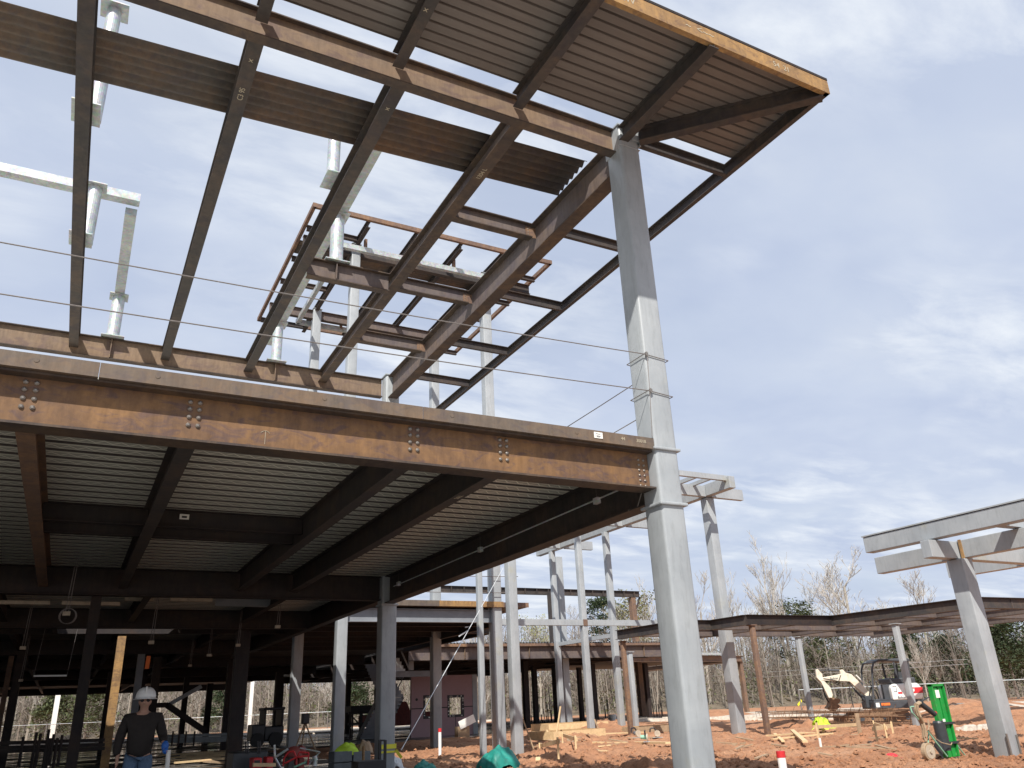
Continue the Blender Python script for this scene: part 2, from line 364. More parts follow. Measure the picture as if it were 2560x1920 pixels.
# ---------------------------------------------------------------- main building
def bolts(name, pts, r, parent, nrm=(0,-1,0), n=8, each=False):
    m = MB(); nrm = Vector(nrm)
    for p in pts:
        p = Vector(p); m.rod(p-nrm*.004, p+nrm*r*.5, r, r*.92, 12).rod(p+nrm*r*.5, p+nrm*r*.95, r*.92, r*.4, 12)
    return m.build(name, M['bolt'], parent)
def column(parent, x, y, w, z0, z1, mat, cap=True, wd=None, bev=.02, collars=(), label=None):
    wd = wd or w
    c = MB().box((x-w/2, y-wd/2, z0), (x+w/2, y+wd/2, z1)).build('column', mat, parent, bevel=bev, seg=3)
    if label: c['label'] = label
    if cap: MB().box((x-w/2-.025, y-wd/2-.025, z1+.001), (x+w/2+.025, y+wd/2+.025, z1+.026)).build('cap_plate', mat, c)
    for z, h, o in collars: MB().box((x-w/2-o, y-wd/2-o, z), (x+w/2+o, y+wd/2+o, z+h)).build('collar', mat, c, bevel=.012, seg=2)
    return c
B = thing('steel_building', (6.2, 7.6, 0), 'large unfinished two-storey rusty steel building with deck floor and open roof', 'building')
cm = column(B, 6.215, 7.575, .35, -.3, 9.2, M['primer'], True, bev=.04, collars=((4.205,.04,.03),(3.51,.04,.035),(8.86,.008,.008)), label='tall grey primed corner column in front')
MB().prism([(0,0),(.02,0),(.02,.34),(0,.34)], (6.03,7.42,8.8), (1,0,0), (0,1,0), (0,0,1), .4).build('gusset', M['primer'], cm)
MB().box((6.395,7.38,8.93),(6.41,7.62,9.2)).box((6.25,7.37,9.0),(6.5,7.395,9.16)).build('gusset', M['primer'], cm)
column(B, 6.225, 17.755, .35, -.2, 9.2, M['primer'], True, bev=.03, collars=((3.55,.05,.03),))
def beam(parent, name, p, q, d, w_, mat, label=None, **k):
    o = MB().ibeam(p, q, d, w_, **k).build(name, mat, parent, mat2=M['flange'] if mat in (M['steel_rust'], M['steel_tan'], M['steel_grey']) else None)
    if label: o['label'] = label
    return o
sg = beam(B, 'girder', (-12,7.575,4.205), (6.03,7.575,4.205), .485, .25, M['steel_rust'], 'orange rusted edge girder with round bolt heads', tf=.022)
MB().prism([(0,0),(-.014,0),(0,.02)], (-12,7.569,3.742), (0,1,0), (0,0,1), (1,0,0), 18).build('weld_fillet', M['fascia'], sg)
for x in (-.68, .67, 2.88, 3.96, -2.5, -4.2):
    for dx in (0, .085):
        for z in (4.14, 4.07, 3.99, 3.91): bolts('bolt', [(x+dx, 7.569, z)], .023, sg)
for i in range(6):
    for dx in (0, .075): bolts('bolt', [(5.885+dx, 7.569, 4.1-i*.065)], .016, sg)
for a, b_ in ((-12, -.132), (-.128, 2.962), (2.968, 6.03)):
    MB().box((a,7.40,4.208),(b_,7.412,4.348)).box((a,7.412,4.208),(b_,7.62,4.218)).build('edge_plate', M['plate'], B)
for x in (-1.7,-.62,-1.15,.35,1.9,3.3,4.9): MB().rod((x,7.4,4.29),(x,7.396,4.29),.022,.022,12).build('puddle_weld', M['plate'], B)
tg = MB().box((5.14,7.393,4.25),(5.26,7.3985,4.325)).build('paper_tag', M['label'], B)
MB().box((5.16,7.391,4.30),(5.23,7.3925,4.306)).box((5.17,7.391,4.275),(5.23,7.3925,4.282)).box((5.17,7.391,4.263),(5.22,7.3925,4.268)).build('print', M['black'], tg)
def text(s_, size, loc, rot, mat, parent, name='chalk_mark', thick=.0015, bold=0):
    cu = bpy.data.curves.new('txt', 'FONT'); cu.body = s_; cu.size = size; cu.extrude = thick; cu.align_x = 'CENTER'; cu.align_y = 'CENTER'; cu.offset = bold
    tmp = bpy.data.objects.new('tmp', cu); col.objects.link(tmp); dg = bpy.context.evaluated_depsgraph_get(); dg.update()
    me = bpy.data.meshes.new_from_object(tmp.evaluated_get(dg)); bpy.data.objects.remove(tmp)
    mt = Matrix.Translation(Vector(loc)-org(parent)) @ rot.to_4x4(); me.transform(mt); me.materials.clear(); me.materials.append(mat)
    o = bpy.data.objects.new(name, me); col.objects.link(o); o.parent = parent; return o
FRONT = Matrix(((1,0,0),(0,0,-1),(0,1,0)))                       # text plane facing -Y
UNDER = Matrix(((1,0,0),(0,-1,0),(0,0,-1)))                      # text plane facing down
text('30018', .06, (5.83,7.397,4.285), FRONT, M['chalk'], B); text('44', .06, (5.56,7.397,4.285), FRONT, M['chalk'], B)
MB().path([(1.38,7.566,3.80),(1.38,7.566,3.935)],.0025,4).path([(1.335,7.566,3.915),(1.36,7.566,3.932),(1.38,7.566,3.937),(1.40,7.566,3.932),(1.42,7.566,3.915)],.0025,4).build('chalk_mark', M['chalk'], sg)
# deck over the ground floor
def deck(name, x0, x1, y0, y1, z, mat, parent, pitch=.305, dep=.07, flat=.13, up=.115, slab=True):
    m = MB(); sl_ = (pitch-flat-up)/2; y = y0
    while y < y1-1e-3:
        prof = [(y, z), (y+flat, z), (y+flat+sl_, z+dep), (y+flat+sl_+up, z+dep), (y+pitch, z)] if flat < .19 or flat > .25 else [(y, z), (y+.188, z), (y+.180, z+dep), (y+.295, z+dep), (y+.287, z), (y+pitch, z)]
        prof = [(min(a, y1), b) for a, b in prof]
        vs = [(x0, a, b) for a, b in prof]+[(x1, a, b) for a, b in prof]
        k_ = len(prof); m.add(vs, [(i, i+1, k_+i+1, k_+i) for i in range(k_-1)]); y += pitch
    if slab:
        zt = z+dep+.006
        m.box((x0, y0, zt), (x1, y1, zt+.03))
    o = m.build(name, mat, parent)
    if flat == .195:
        o.data.materials.append(M['flute_shade']); n_ = 5; tot = int(round((y-y0)/pitch))*n_
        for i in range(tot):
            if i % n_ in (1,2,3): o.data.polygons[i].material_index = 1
    return o
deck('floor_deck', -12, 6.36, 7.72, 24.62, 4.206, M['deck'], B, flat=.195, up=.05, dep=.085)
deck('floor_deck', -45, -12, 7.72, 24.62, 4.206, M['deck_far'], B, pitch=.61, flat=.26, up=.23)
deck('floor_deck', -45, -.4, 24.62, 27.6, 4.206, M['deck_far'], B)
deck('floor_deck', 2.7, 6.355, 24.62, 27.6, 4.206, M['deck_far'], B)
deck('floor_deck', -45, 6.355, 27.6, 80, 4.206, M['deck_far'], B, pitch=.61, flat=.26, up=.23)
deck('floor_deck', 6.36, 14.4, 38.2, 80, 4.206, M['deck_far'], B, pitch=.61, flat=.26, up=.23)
for x, m_ in ((-.645,'steel_rust'),(.715,'steel'),(2.94,'steel'),(4.045,'steel'),(-2.0,'steel'),(-3.3,'steel'),(-4.7,'steel')):
    beam(B, 'beam', (x,7.66 if 0 else 7.585,4.204), (x,17.66,4.204), .40, .155, M['steel'] if m_ != 'steel_rust' else M['tube_rust'])
for x0, x1 in ((-.62,.70),(.73,2.92)):
    for y, d in ((12.35,.26),(12.95,.30)): beam(B, 'beam', (x0,y,4.203), (x1,y,4.203), d, .12, M['steel_dark'])
for x, y, z in ((1.12,12.28,4.06),(.98,12.88,4.05)):
    tg = MB().box((x,y,z),(x+.13,y+.004,z+.075)).build('paper_tag', M['label'], B); MB().box((x+.03,y-.002,z+.02),(x+.1,y-.001,z+.05)).build('print', M['black'], tg)
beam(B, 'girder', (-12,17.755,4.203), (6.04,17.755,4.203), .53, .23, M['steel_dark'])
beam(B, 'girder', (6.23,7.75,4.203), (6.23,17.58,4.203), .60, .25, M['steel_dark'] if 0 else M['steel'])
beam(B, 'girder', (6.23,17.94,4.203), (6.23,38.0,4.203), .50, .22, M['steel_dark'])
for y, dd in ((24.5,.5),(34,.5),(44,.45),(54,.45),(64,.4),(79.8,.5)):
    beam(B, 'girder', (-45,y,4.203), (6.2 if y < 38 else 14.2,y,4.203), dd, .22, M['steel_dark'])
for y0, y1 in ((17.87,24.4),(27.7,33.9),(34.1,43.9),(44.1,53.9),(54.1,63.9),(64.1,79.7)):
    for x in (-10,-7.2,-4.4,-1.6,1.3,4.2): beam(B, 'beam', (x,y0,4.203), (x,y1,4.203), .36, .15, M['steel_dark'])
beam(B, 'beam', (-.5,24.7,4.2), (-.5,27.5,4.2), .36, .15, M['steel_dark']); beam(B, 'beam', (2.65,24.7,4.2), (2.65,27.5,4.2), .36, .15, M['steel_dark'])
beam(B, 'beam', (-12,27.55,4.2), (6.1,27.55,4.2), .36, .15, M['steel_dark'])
# grey cantilever stub beam below the deck
b1 = at(1022*.5787,960+1000*.5787,'z',3.75); beam(B, 'stub_beam', (2.9,20.6,4.15), (4.2,20.6,4.15), .3, .14, M['primer_dk'])
INT = [(.30,18.3,.19,'steel_dark'),(1.27,27.0,.22,'fascia'),(2.36,34.2,.24,'primer_dk'),(3.1,36,.3,'steel_dark'),(4.45,25.4,.38,'steel_dark'),(6.6,40,.34,'steel_dark'),
       (-1.54,34,.24,'steel_dark'),(-1.85,34.6,.16,'tube_rust'),(-2.9,64,.5,'steel_dark'),(9.2,64,.4,'steel_dark'),(3.6,50,.4,'steel_dark'),(11,50,.4,'steel_dark'),(-6.5,44,.4,'steel_dark'),(-8,25,.3,'steel_dark'),(13.8,62,.35,'steel_dark'),(6.4,54,.3,'steel_dark'),(1.9,46,.25,'steel_dark')]
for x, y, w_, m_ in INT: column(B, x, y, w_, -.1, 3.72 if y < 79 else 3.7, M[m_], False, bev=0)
q_ = at(137,1790,'y',88); column(B, q_.x, 88, .42, -.1, 5.2, M['label'], False, bev=0, label='pale wrapped column at the far edge')
for px_ in (627, 697): q_ = at(px_,1760,'y',88); column(B, q_.x, 88, .32, -.1, 5.2, M['label'], False, bev=0)
# knee frame seen against the far trees
kf = [(4.6,44,1.75),(6.2,44,1.78),(9.6,44,.05)]
kb = MB(); 
kb.bar(at(360,1765,'y',40),at(420,1762,'y',40),.3,.2); kb.bar(at(418,1763,'y',40),at(514,1829,'y',40),.3,.24)
kb.build('brace', M['steel_dark'], B); MB().bar(at(419,1763,'y',40.1),at(503,1716,'y',40.1),.3,.16).build('brace', M['primer'], B)
# ---- roof framing
beam(B, 'girder', (-12,7.575,9.215), (6.03,7.575,9.215), .425, .15, M['steel_tan'], 'sand brown roof girder crossing the top of the view')
rb = []
for x, w_ in ((-.88,.18),(.94,.18),(2.75,.19),(4.52,.20),(-2.7,.18),(-4.5,.18)):
    rb.append(beam(B, 'roof_beam', (x,7.685,9.178), (x,17.94,9.178), .29, w_, M['steel'] if x < 4 else M['steel_grey']))
beam(B, 'girder', (-12,17.95,9.2), (6.05,17.95,9.2), .49, .17, M['steel_tan'])
mr = beam(B, 'girder', (6.22,7.75,9.175), (6.22,17.6,9.175), .59, .24, M['steel_grey'], 'deep violet grey roof girder running back from the corner column')
for y in (10.2,12.84,15.37):
    beam(B, 'roof_beam', (4.6,y,9.176), (6.1,y,9.176), .28, .15, M['steel_grey'])
    for i in range(4): bolts('bolt', [(6.05,y-.012,9.08-i*.055)], .014, mr); MB().box((6.0,y-.02,8.92),(6.2,y-.008,9.12)).build('clip_angle', M['tube_rust'], mr) if i == 0 else None
pc = beam(B, 'roof_beam', (2.85,12.84,9.176), (4.42,12.84,9.176), .38, .17, M['steel_grey'])
for x in (3.38,): MB().box((x-.008,12.74,8.82),(x+.008,12.93,9.15)).build('stiffener', M['steel_grey'], pc)
for x in (-.17,3.37): MB().box((x-.008,17.845,8.74),(x+.008,17.94,9.17)).build('stiffener', M['steel_tan'], B)
for y in (7.48,10.04,12.5,14.95,17.1): MB().channel((6.34,y,9.176),(8.1,y,9.176),.20,.07).build('roof_beam', M['steel'], B)
MB().channel((8.2,5.43,9.2),(8.2,20.5,9.2),.205,.08,-1).build('fascia_channel', M['steel'], B)
fc = MB().channel((-12,5.42,9.215),(8.2,5.42,9.215),.22,.07,-1).build('fascia_channel', M['fascia'], B); fc['label'] = 'bright orange rusted roof edge channel'
MB().box((-12,5.415,9.222),(8.2,5.50,9.262)).build('deck_edge', M['steel_dark'], B)
text('RW', .15, (4.78,5.418,9.11), FRONT, M['chalk'], fc); text('54  21', .12, (7.3,5.418,9.10), FRONT, M['chalk'], fc); text('~  <~~', .16, (5.9,5.418,9.12), FRONT, M['chalk'], fc)
for x in (-2.7,-.88,.94,2.64,4.38,6.12): beam(B, 'outrigger', (x,5.43,9.196), (x,7.46,9.196), .25, .145, M['steel'])
beam(B, 'outrigger', (6.36,7.34,9.195), (8.13,5.50,9.195), .25, .14, M['steel'])
def bdeck(name, p, ex, ey, L, n, pitch, mat, parent, dep=.038, gr=.04, round_=False):
    """ribbed sheet: ribs along ex, n ribs stacked along ey"""
    m = MB(); p = Vector(p); ex = Vector(ex); ey = Vector(ey); prof = []
    if round_:
        for i in range(n*8+1): prof.append((i*pitch/8, dep/2*(1-math.cos(2*math.pi*i/8))))
    else:
        for i in range(n):
            o = i*pitch; prof += [(o, 0), (o+pitch-gr, 0), (o+pitch-gr*.75, dep), (o+pitch-gr*.25, dep)]
        prof.append((n*pitch, 0))
    k = len(prof); m.add([p+ey*a+Vector((0,0,b)) for a, b in prof]+[p+ex*L+ey*a+Vector((0,0,b)) for a, b in prof], [(i, i+1, k+i+1, k+i) for i in range(k-1)])
    o = m.build(name, mat, parent, smooth=round_)
    s_ = o.modifiers.new('thickness', 'SOLIDIFY'); s_.thickness = .003; s_.offset = 1; return o
bdeck('roof_deck', (-12,5.45,9.20), (1,0,0), (0,1,0), 20.15, 12, .152, M['roofdeck'], B)
sd = Vector((1,-.0497,0)).normalized(); sn = Vector((.0497,1,0)).normalized()
bdeck('deck_strip', (-12,9.19,9.20), sd, sn, 18.1, 6, .162, M['stripdeck'], B, dep=.055, round_=True)
for x, y in ((.94,7.8),(2.75,7.9),(2.62,6.2)): text('x', .11, (x,y+.25,8.886 if y > 7 else 8.943), UNDER, M['chalk'], B)
text('1304 L', .10, (4.52,8.9,8.887), UNDER @ Matrix.Rotation(R(90), 3, 'Z'), M['chalk'], B); text('C3 9S', .10, (.94,8.7,8.887), UNDER @ Matrix.Rotation(R(90), 3, 'Z'), M['chalk'], B)
text('56LL', .09, (4.045,8.9,3.803), UNDER @ Matrix.Rotation(R(90), 3, 'Z'), M['chalk'], B)
# ---- galvanised pipe frames on the roof
def plate(x, y, z, w_, l, parent): MB().box((x-w_/2,y-l/2,z),(x+w_/2,y+l/2,z+.02)).build('base_plate', M['galv'], parent)
def pipe(x, y, z0, z1, r, parent):
    o = MB().rod((x,y,z0),(x,y,z1),r,r,20).build('pipe', M['galv'], parent, smooth=False); MB().box((x-.19,y-.19,z1),(x+.19,y+.19,z1+.02)).build('flange', M['galv'], o); return o
ga = thing('rooftop_pipe_frame', (-.17,17.9,9.2), 'bright galvanised pipe and square tube frame on the roof beams at upper left', 'roof support', 'galvanised frames on the roof')
pipe(-.17,17.9,9.23,10.23,.13,ga); plate(-.17,17.9,9.21,.46,.34,ga); pipe(-.80,14.0,9.23,10.41,.12,ga); plate(-.87,13.82,9.19,.36,.5,ga); pipe(-.78,10.5,9.23,11.3,.10,ga); plate(-.87,10.32,9.19,.36,.5,ga)
MB().box((-.27,14.4,10.255),(-.07,18.1,10.40)).build('tube', M['galv'], ga); MB().box((-12,14.15,10.435),(-.05,14.36,10.60)).build('tube', M['galv'], ga)
gb = thing('rooftop_pipe_frame', (3.4,17.9,9.2), 'galvanised pipe frame with long tube between the middle roof beams', 'roof support', 'galvanised frames on the roof')
pipe(3.38,12.84,9.23,10.22,.125,gb); plate(3.38,12.84,9.19,.46,.3,gb); pipe(3.37,17.9,9.23,10.22,.12,gb); plate(3.37,17.9,9.21,.46,.34,gb); pipe(2.62,10.4,9.23,10.22,.10,gb); plate(2.66,10.4,9.19,.36,.5,gb)
MB().box((3.31,10.6,10.245),(3.51,19.2,10.42)).build('tube', M['galv'], gb); MB().box((2.5,10.35,10.245),(3.51,10.55,10.42)).build('tube', M['galv'], gb)
# ---- cables
def cable(name, pts, r, label, cat, group=None, sag=0, mat='cable', n=10):
    P = []
    for a, b_ in zip(pts, pts[1:]):
        a, b_ = Vector(a), Vector(b_)
        for i in range(n): f = i/n; P.append(a.lerp(b_, f)-Vector((0,0,sag*4*f*(1-f))))
    P.append(Vector(pts[-1])); return tag(MB().path(P, r, 6).build(name, M[mat]), label, cat, group)
for z, nm in ((5.44,'upper of the two wire guard cables along the deck front'),(4.93,'lower of the two wire guard cables along the deck front')):
    k = thing('guard_cable', (6.1,7.38,z), nm, 'cable', 'guard cables at the deck edge')
    P = []
    for i in range(41): f = i/40; P.append(Vector((-12+18.06*f, 7.5-.12*f**6, z-.06*4*f*(1-f)+.05*f)))
    MB().path(P, .0065).build('wire', M['cable'], k); zz_ = z+.05
    MB().path([(6.04,7.385,zz_),(6.41,7.385,zz_-.03),(6.41,7.765,zz_-.03),(6.02,7.765,zz_),(6.02,7.385,zz_)], .006).build('loop', M['cable'], k)
    MB().box((6.03,7.36,zz_-.02),(6.07,7.385,zz_+.02)).rod((6.05,7.37,zz_-.03),(6.05,7.37,zz_+.03),.012).build('clamp', M['bolt'], k)
cable('guard_cable', [(6.06,7.37,5.48),(6.03,7.37,4.92),(6.0,7.385,4.36)], .005, 'thin wire tail tied down from the corner column loop', 'cable', 'guard cables at the deck edge')
for z in (5.26, 4.76): cable('guard_cable', [(6.2,7.76,z+.03),(6.2,17.6,z+.05)], .0065, 'wire guard cable running back from the corner column, '+('upper' if z > 5 else 'lower')+' one', 'cable', 'guard cables at the deck edge', sag=.09)
# ---- conduit and lights under the deck
cd = thing('ceiling_conduit', (6.0,8,3.9), 'thin grey conduit run hung beside the deep side girder', 'conduit')
MB().path([(5.95,7.9,3.86),(5.93,12.4,3.83),(5.93,12.8,3.83),(5.93,16.5,3.82)], .011, 8).build('pipe', M['galv'], cd)
for y in (8.6,12.2,16.2): MB().rod((5.93,y,3.84),(5.93,y,4.2),.0025,.0025,4).build('hanger', M['cable'], cd); MB().box((5.9,y-.05,3.79),(5.96,y+.05,3.87)).build('junction_box', M['galv'], cd)
def socket(px, py, Y, label, L=.6):
    p = at(px, py, 'y', Y); k = thing('hanging_outlet', p, label, 'outlet box', 'outlet boxes hung under the deck')
    MB().box(p+Vector((-.06,-.04,-.035)), p+Vector((.06,.04,.035))).build('box', M['wheel'], k)
    MB().rod(p+Vector((-.02,0,.03)), (p.x+.02,p.y,4.2), .006, .006, 5).rod(p+Vector((.03,0,.03)), (p.x+.05,p.y,4.2), .006, .006, 5).build('cord', M['cable'], k)
for a in ((166,1534,16.5,'hanging outlet box above a round coil of cable'),(694,1567,20,'hanging outlet box beside the grey stub beam'),(595,1613,24,'small outlet box hung on the slanted beam, second row'),(522,1638,27,'small outlet box hung left of the slanted beam'),
          (57,1620,22,'outlet box hanging at far left under the deck'),(52,1701,30,'lower outlet box hanging at far left'),(378,1606,20,'outlet box hanging above the worker in the hard hat'),(475,1664,32,'tiny outlet box hung furthest back above the slab'),(474+52,1639,34,'tiny outlet box near the middle of the dark ceiling')): socket(*a)
p = at(168,1540,'y',16.4); cc = MB()
for q in range(3): cc.path([p+Vector((.13*math.cos(a_)+.01*q,.02*q,.13*math.sin(a_))) for a_ in [2*math.pi*i/20 for i in range(21)]], .006, 5)
tag(cc.build('cable_coil', M['cable']), 'round coil of cable hanging under the dark deck', 'cable coil')
for i, (x0, x1, py, Y, lb) in enumerate(((0,125,1506,19.3,'long ceiling light strip at the far left under the deck'),(155,300,1508,19.3,'ceiling light strip right of the cable coil'),(312,384,1498,20.2,'short ceiling light strip between two beams'),(425,530,1499,20.2,'ceiling light strip left of the grey stub beam'))):
    a, b_ = at(x0,py,'y',Y), at(x1,py,'y',Y); b_.z = a.z; tag(MB().bar(a, b_, .12, .07).build('light_strip', M['wheel']), lb, 'light fixture', 'light strips under the deck')
a, b_ = at(84,1690,'y',26), at(167,1689,'y',26); k = thing('hanging_light', a, 'thin tube light hanging on wires in the dark bay at left', 'light fixture'); MB().bar(a,b_,.06,.04).build('tube', M['label'], k); MB().rod(a,(a.x+.1,a.y,4.1),.004).rod(b_,(b_.x+.1,b_.y,4.1),.004).build('wire', M['cable'], k)
# ---------------------------------------------------------------- tower frame behind
T = thing('steel_tower', (7.38,25.3,0), 'tall narrow open tower frame of grey columns with brown steel top behind the main building', 'building frame')
for x, y, w_ in ((7.38,25.3,.33),(12.8,25.3,.36),(7.42,31,.35),(12.95,31,.36)):
    column(T, x, y, w_, -.2, 17.72, M['primer'], True, bev=.02)
beam(T, 'beam', (7.5,25.3,4.42), (12.62,25.3,4.42), .42, .2, M['primer_dk'], 'blue grey painted beam')
MB().box((6.36,25.03,4.50),(10.6,25.045,4.68)).box((6.36,25.045,4.50),(10.6,25.4,4.51)).build('edge_plate', M['plate'], T); MB().box((10.605,25.03,4.50),(13.0,25.045,4.68)).box((10.605,25.045,4.50),(13.0,25.4,4.51)).build('edge_plate', M['fascia'], T)
MB().box((13.0,25.03,4.50),(14.0,25.045,4.66)).build('edge_plate', M['tube_rust'], T)
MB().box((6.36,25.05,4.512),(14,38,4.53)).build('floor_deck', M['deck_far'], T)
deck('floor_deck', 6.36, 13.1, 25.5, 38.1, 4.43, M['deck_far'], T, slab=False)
for y in (27,28.8,31,33.2,35.4,37.8): beam(T, 'beam', (6.4,y,4.42), (13.05,y,4.42), .38, .16, M['steel_dark'])
beam(T, 'beam', (13.15,25.5,4.42), (13.15,38,4.42), .48, .2, M['steel'])
beam(T, 'beam', (13.2,28.5,4.41), (14.2,28.5,4.41), .48, .2, M['steel']); beam(T, 'beam', (14.2,28.5,4.41), (14.2,38,4.41), .48, .2, M['steel_dark'])
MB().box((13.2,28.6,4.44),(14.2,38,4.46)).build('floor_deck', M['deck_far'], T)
# top
for y in (25.3, 31.0): beam(T, 'beam', (5.4,y,17.68), (14.9,y,17.68), .42, .2, M['steel_grey'] if y > 26 else M['steel'])
for x in (7.38,9.25,11.08,12.85): beam(T, 'beam', (x,23.75,17.72 if 0 else 17.9), (x,33.2,17.9), .26, .16, M['steel'])
for y in (27.2, 29.1, 32.9, 24.9): 
    for x0, x1 in ((5.42,7.3),(12.95,14.95)): beam(T, 'outrigger', (x0,y,17.88), (x1,y,17.88), .2, .14, M['steel'])
m = MB()
for a, b_ in (((5.37,23.67,17.95),(15.05,23.67,17.95)),((5.37,33.25,17.95),(15.05,33.25,17.95)),((5.37,23.6,17.95),(5.37,33.3,17.95)),((15.0,23.6,17.95),(15.0,33.3,17.95))):
    MB().bar(a, b_, .12, .17).build('edge_tube', M['tube_rust'], T)
for a, b_ in (((6.68,24.62,17.2),(13.4,24.62,17.2)),((6.68,31.35,17.2),(13.4,31.35,17.2)),((6.7,24.6,17.2),(6.7,31.4,17.2)),((13.5,24.6,17.2),(13.5,31.4,17.2))):
    MB().bar(a, b_, .16, .20).build('girt_tube', M['galv'], T)
for x in (7.6,11.2,9.4): MB().bar((x,24.75,17.3),(x,24.75,17.75),.1,.14).build('post', M['tube_rust'], T)
MB().bar((8.6,31.3,17.2),(8.6,31.3,17.7),.1,.14).build('post', M['tube_rust'], T)
bdeck('deck_strip', (5.33,25.98,17.9), (1,0,0), (0,1,0), 9.6, 6, .165, M['stripdeck'], T, dep=.05, round_=True)
# its guard cables over the lower deck
for i, (z, lb) in enumerate(((5.55,'upper'),(5.0,'lower'))):
    cable('guard_cable', [(7.4,25.1,z),(13.6,25.0,z)], .012, lb+' guard cable across the deck of the tower frame', 'cable', 'guard cables on the tower deck', sag=.05)
cable('guard_cable', [(7.0,25.9,4.7),(12.7,25.1,6.3)], .012, 'slanted cable rising over the deck of the tower frame', 'cable', 'guard cables on the tower deck')
# long guy wire down to the tarp
gw = thing('guy_wire', (8.3,19.5,.1), 'pale guy wire slanting from the tower column down to the plastic bag', 'guy wire')
a, b_ = at(1258,1420,'y',24.6), at(1003,1875,'y',17.5); MB().rod(a, b_, .010, .010, 6).build('wire', M['film'], gw)
c_ = a.lerp(b_, .46); MB().bar(c_, c_+Vector((-.30,0,-.16)), .03, .03).bar(c_+Vector((0,-.02,.1)), c_+Vector((-.1,-.02,.09)), .03, .02).build('come_along', M['film'], gw)
# ---------------------------------------------------------------- tall grey trellis frames
def trellis(name, label, X, Y, zc, arms, beams, extra, cols, grp):
    P_ = thing(name, (X, Y, 0), label, 'steel frame', grp)
    return P_
P1 = thing('grey_trellis', (22.9,25,0), 'tall grey trellis frame behind the corner column with columns in a row', 'steel frame')
for x, y, w_ in ((22.9,25.05,.40),(22.6,32.3,.27),(22.7,37.7,.27),(23.9,39.1,.40),(20.1,31.0,.26),(12.4,23.3,.30),(11.2,23.2,.17)):
    column(P1, x, y, w_, -.2, 9.1 if x > 19 else 9.4, M['primer'], False, bev=.02)
for x0, p, q in ((0,(22.75,23.3,9.66),(22.75,39.3,9.66)),):
    MB().box((22.62,23.3,9.12),(22.92,39.3,9.62)).build('beam', M['primer'], P1, bevel=.02)
MB().box((20.2,23.45,9.45),(23.05,23.6,9.66)).build('beam', M['primer'], P1)
for y in (24.86, 30.9, 36.7):
    MB().box((19.9,y-.1,9.1),(22.6,y+.1,9.55)).build('arm', M['primer'], P1); MB().box((22.93,y-.1,9.1),(24.7,y+.1,9.55)).build('arm', M['primer'], P1)
for x in (20.3,21.2,21.95): MB().box((x,23.62,9.5),(x+.12,39,9.64)).build('rafter', M['primer'], P1)
# lower rails tying these columns
MB().box((15.5,30.86,4.5),(26.2,31.06,4.75)).build('rail', M['primer'], P1); MB().box((20.0,30.84,4.49),(20.22,31.08,4.76)).build('splice', M['tube_rust'], P1)
MB().box((22.7,32.3,4.14),(22.9,38.0,4.32)).build('rail', M['primer'], P1); MB().box((22.6,32.2,4.13),(22.9,32.32,4.33)).build('splice', M['tube_rust'], P1)
P2 = thing('grey_trellis', (16.75,10.75,0), 'nearer grey trellis frame at the right edge on one thick leaning column', 'steel frame')
column(P2, 16.75, 10.75, .36, -.3, 3.86, M['primer'], False, bev=.02)
MB().rod((16.53,10.54,-.1),(16.53,10.54,.42),.02).build('anchor_bolt', M['bolt'], P2); MB().rod((16.86,10.55,-.1),(16.86,10.55,.38),.02).build('anchor_bolt', M['bolt'], P2)
def at2(px, py, ax, v): return at(1920+px*.28933, 960+py*.28933, ax, v)
a = at2(905,1455,'x',16.2); e = at2(2212,1190,'x',16.2)
MB().box((15.98,6.0,4.27),(16.25,12.45,4.62)).build('beam', M['primer'], P2, bevel=.012)
MB().box((15.96,6.0,4.632),(16.20,12.47,4.66)).build('flange', M['primer'], P2)
MB().box((16.75,6.0,3.88),(16.98,12.85,4.26)).build('beam', M['primer'], P2, bevel=.012)
MB().box((15.78,10.68,3.87),(16.72,10.9,4.24)).build('arm', M['primer'], P2, bevel=.012); MB().box((17.0,10.7,3.87),(21.5,10.92,4.2)).build('arm', M['primer'], P2, bevel=.012)
MB().box((16.72,10.60,3.86),(16.75,10.66,4.27)).build('splice', M['fascia'], P2)
for y in (7.5,9.3): MB().box((16.22,y,4.28),(19.5,y+.2,4.5)).build('rafter', M['primer'], P2)
MB().box((19.5,6,3.88),(19.75,12.9,4.26)).build('beam', M['primer'], P2)
# ---------------------------------------------------------------- low rusty canopy with stepped edge
K = thing('low_canopy', (21.5,22.3,0), 'low dark rusty canopy frame with a stepped edge on thin posts', 'canopy')
Z = 4.03
ed = [(19.9,28.2),(19.95,24.15),(21.4,24.15),(21.45,22.3),(25.8,22.25),(26.3,16.7),(38,16.3)]
for p, q in zip(ed, ed[1:]): beam(K, 'edge_beam', (*p,Z), (*q,Z), .36, .22, M['steel'] if p[0] != 21.45 else M['steel_dark'])
for p, q in (((20,27),(34,27)),((26.2,22.4),(36,22.3)),((26.6,19.6),(38,19.4)),((24,24.4),(33,24.4)),((24,22.4),(24,29)),((28.2,16.6),(28.6,27)),((31,16.6),(31.5,28)),((21.6,24.2),(26,24.2)),((34.5,16.6),(35,28))):
    beam(K, 'beam', (*p,Z-.01), (*q,Z-.01), .34, .2, M['steel_grey'])
